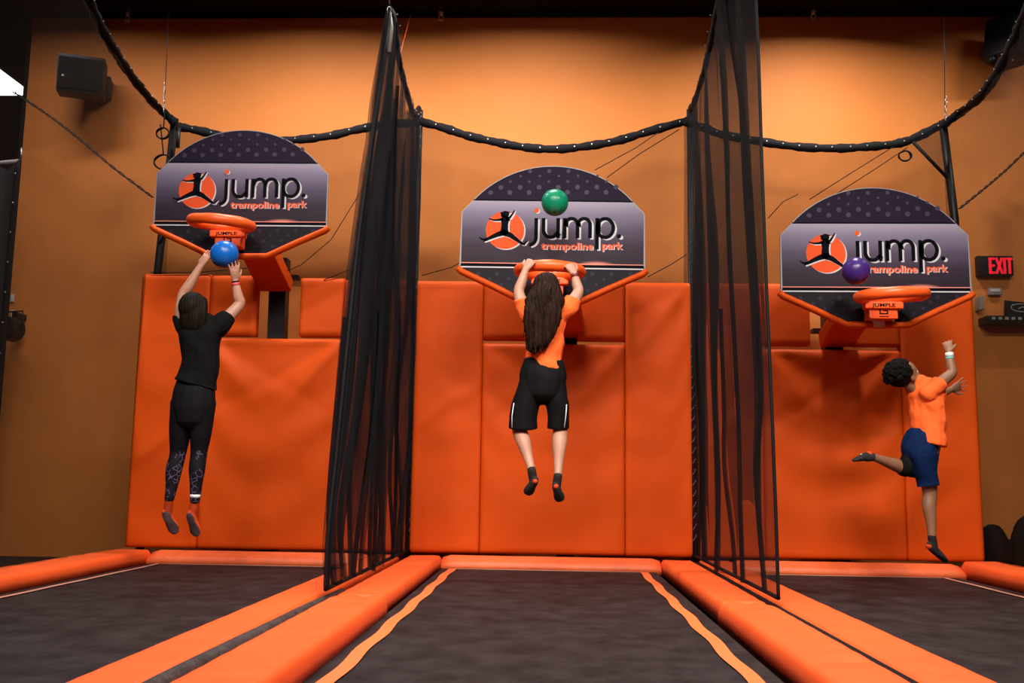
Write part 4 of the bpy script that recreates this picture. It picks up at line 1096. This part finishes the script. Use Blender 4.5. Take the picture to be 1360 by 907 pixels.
# exit sign
c = onwall(1318, 355); root = empty('exit_sign', c, 'black exit sign with red letters on the right of the wall', 'exit sign')
sc_ = WF/FPX
W_, H_ = 46*sc_/2, 27*sc_/2
g_ = G().box((c.x-W_, WF-.06, c.z-H_), (c.x+W_, WF, c.z+H_)); under(g_.build('housing', M['blackplastic'], smooth='auto', bevel=.006), root)
red = mat('lit_red_letters', (.7, .01, .02), .5, emit=(1, .015, .04), estr=.85)
g_ = G(); yy = WF-.062
def rb(P_, w_=.028):
    for i in range(len(P_)-1):
        a = Vector((P_[i][0], 0, P_[i][1])); b = Vector((P_[i+1][0], 0, P_[i+1][1])); t = (b-a).normalized(); q = Vector((-t.z, 0, t.x))*w_/2
        vv = [a+q-t*.0, b+q, b-q, a-q]; g_.add([(c.x+v.x, yy, c.z+v.z) for v in vv]+[(c.x+v.x, yy+.004, c.z+v.z) for v in vv], [(0, 1, 2, 3), (4, 7, 6, 5), (0, 4, 5, 1), (1, 5, 6, 2), (2, 6, 7, 3), (3, 7, 4, 0)])
L_ = .062; x0 = -.052
rb([(x0+.01, -L_), (x0+.01, L_)], .022); 
for zz in (-L_+.008, 0, L_-.008): rb([(x0+.0, zz), (x0+.046, zz)], .018)
rb([(x0+.055, -L_), (x0+.100, L_)], .020); rb([(x0+.100, -L_), (x0+.055, L_)], .020)
rb([(x0+.118, -L_), (x0+.118, L_)], .020)
rb([(x0+.132, L_-.008), (x0+.178, L_-.008)], .018); rb([(x0+.155, -L_), (x0+.155, L_)], .020)
under(g_.build('letters_exit', red, smooth=False), root)
# alarm box
c = onwall(1319.5, 388); root = empty('sensor_box', c, 'small pale grey box on the wall under the exit sign', 'box')
g_ = G().box((c.x-.050, WF-.035, c.z-.027), (c.x+.050, WF, c.z+.027)); under(g_.build('case', M['grey'], smooth='auto', bevel=.006), root)
g_ = G().box((c.x-.036, WF-.038, c.z-.004), (c.x+.036, WF-.034, c.z+.018)); under(g_.build('window', M['white'], smooth='auto', bevel=.002), root)
# shelf rail
c = onwall(1335, 428); root = empty('wall_shelf', c, 'thin black wall shelf with a row of pale labels at the right edge', 'shelf')
x0, x1 = onwall(1299, 428).x, onwall(1385, 430).x
g_ = G().box((x0, WF-.16, c.z-.03), (x1, WF, c.z+.025)); under(g_.build('board', M['blackplastic'], smooth='auto', bevel=.004), root)
for i in range(9):
    x = x0+.035+i*.048; o = under(G().box((x, WF-.164, c.z-.006), (x+.026, WF-.159, c.z+.014)).build('shelf_label', M['grey'], smooth=False), root)
a, b = onwall(1296, 405), None
g_ = G().box((a.x-.01, WF-.10, a.z-.05), (a.x+.022, WF, a.z+.05)); tag(g_.build('wall_switch', M['grey'], smooth='auto', bevel=.006), 'small grey fitting on the wall beside the tall right mat', 'switch')
# dark card standing on the shelf
c = at(1349, 424, WF-.09); root = empty('leaning_card', c, 'black card with a grey oval emblem leaning on the wall shelf', 'card')
Mx = Matrix.Translation(c) @ Matrix.Rotation(math.radians(-8), 4, 'X')
q = [(-.085, .0), (.16, .0), (.16, .125), (-.065, .150)]
g_ = G().prism(q, 0, .008); me = g_.build('card', M['blackplastic'], smooth=False); me.data.transform(Mx); under(me, root)
g_ = G()
def cr(pts, w_):
    P_ = [Vector((x, -.001, z)) for x, z in pts]
    A = []; B = []
    for i in range(len(P_)):
        t = (P_[min(i+1, len(P_)-1)]-P_[max(i-1, 0)]).normalized(); q = Vector((-t.z, 0, t.x))*w_/2; A.append(P_[i]+q); B.append(P_[i]-q)
    n = len(P_); g_.add(A+B, [(i, i+1, i+1+n, i+n) for i in range(n-1)])
cr([(.06+.085*math.cos(t), .095+.035*math.sin(t)) for t in np.linspace(PI*.75, PI*2.1, 24)], .006)
cr([(-.02, .108), (.02, .120), (.06, .122), (.12, .118)], .006); cr([(.03, .085), (.06, .098), (.09, .088)], .008)
me = g_.build('card_emblem', M['grey'], smooth=False, fix=False); me.data.transform(Mx); under(me, root)
# sprinklers
for i, (px, lb) in enumerate(((170, 'ceiling sprinkler at the upper left'), (586, 'ceiling sprinkler above the middle lane, right of the net corner'), (1080, 'ceiling sprinkler above the right lane'))):
    c = at(px, 12, 7.62); root = empty('sprinkler', (c.x, c.y, CEIL), lb, 'sprinkler', 'ceiling sprinklers')
    zt = CEIL
    under(G().tube([(c.x, c.y, zt), (c.x, c.y, zt-.05)], .022, 12).build('collar', M['steel'], smooth='auto'), root)
    under(G().tube([(c.x, c.y, zt-.05), (c.x, c.y, zt-.075)], .010, 10).build('stem', M['white']), root)
    g_ = G()
    for s_ in (-1, 1): g_.tube([(c.x+s_*.010, c.y, zt-.06), (c.x+s_*.018, c.y, zt-.085), (c.x+s_*.004, c.y, zt-.11)], .004, 6)
    under(g_.build('arms', M['white']), root)
    under(G().tube([(c.x, c.y, zt-.112), (c.x, c.y, zt-.116)], .020, 14).build('deflector', M['steel'], smooth='auto'), root)
# lit ceiling panel in the next room
zl = CEIL-.03
p1 = atZ(36, 127, zl); p2 = atZ(36, 118, zl)
y1_, x1_ = p1.y, p2.x
root = empty('ceiling_light', (x1_-.6, y1_-.6, CEIL), 'bright white ceiling light panel at the upper left edge', 'light')
yn = y1_-1.25
g_ = G().box((x1_-1.3, yn, zl), (x1_, y1_, CEIL)); under(g_.build('frame', M['grey'], smooth=False), root)
g_ = G(); g_.add([(x1_-1.28, yn+.02, zl-.002), (x1_-.01, yn+.02, zl-.002), (x1_-.01, y1_-.01, zl-.002), (x1_-1.28, y1_-.01, zl-.002)], [(3, 2, 1, 0)])
under(g_.build('diffuser', mat('lit_diffuser', (.8, .8, .8), .5, emit=(1, .97, .93), estr=6), smooth=False, fix=False), root)
# dark bags at the lower right
for i, (px, py, rx, rz, lb) in enumerate(((1320, 735, .11, .18, 'dark rounded bag on the floor just right of the tall mats'), (1345, 742, .09, .13, 'low dark bag between two larger bags at the lower right'), (1372, 735, .14, .22, 'large dark bag at the lower right edge'))):
    c = at(px, py, 7.35 if i != 1 else 7.56); z0 = PZ; g_ = G()
    def fb(u, v):
        th = v*PI; ph = u*2*PI; q = 1+.08*fbm(math.cos(ph)*1.5+i, math.sin(ph)*1.5, v*3)
        return (c.x+rx*math.sin(th)**.8*math.cos(ph)*q, c.y+.14*math.sin(th)**.8*math.sin(ph)*q, z0+rz*(1-math.cos(th))*q)
    g_.grid(fb, 28, 18); tag(g_.build('duffel_bag', M['black'], weld=True), lb, 'bag', 'dark bags')
# dark ceiling duct at the upper right
g_ = G(); a = at(1215, 2, 7.3)
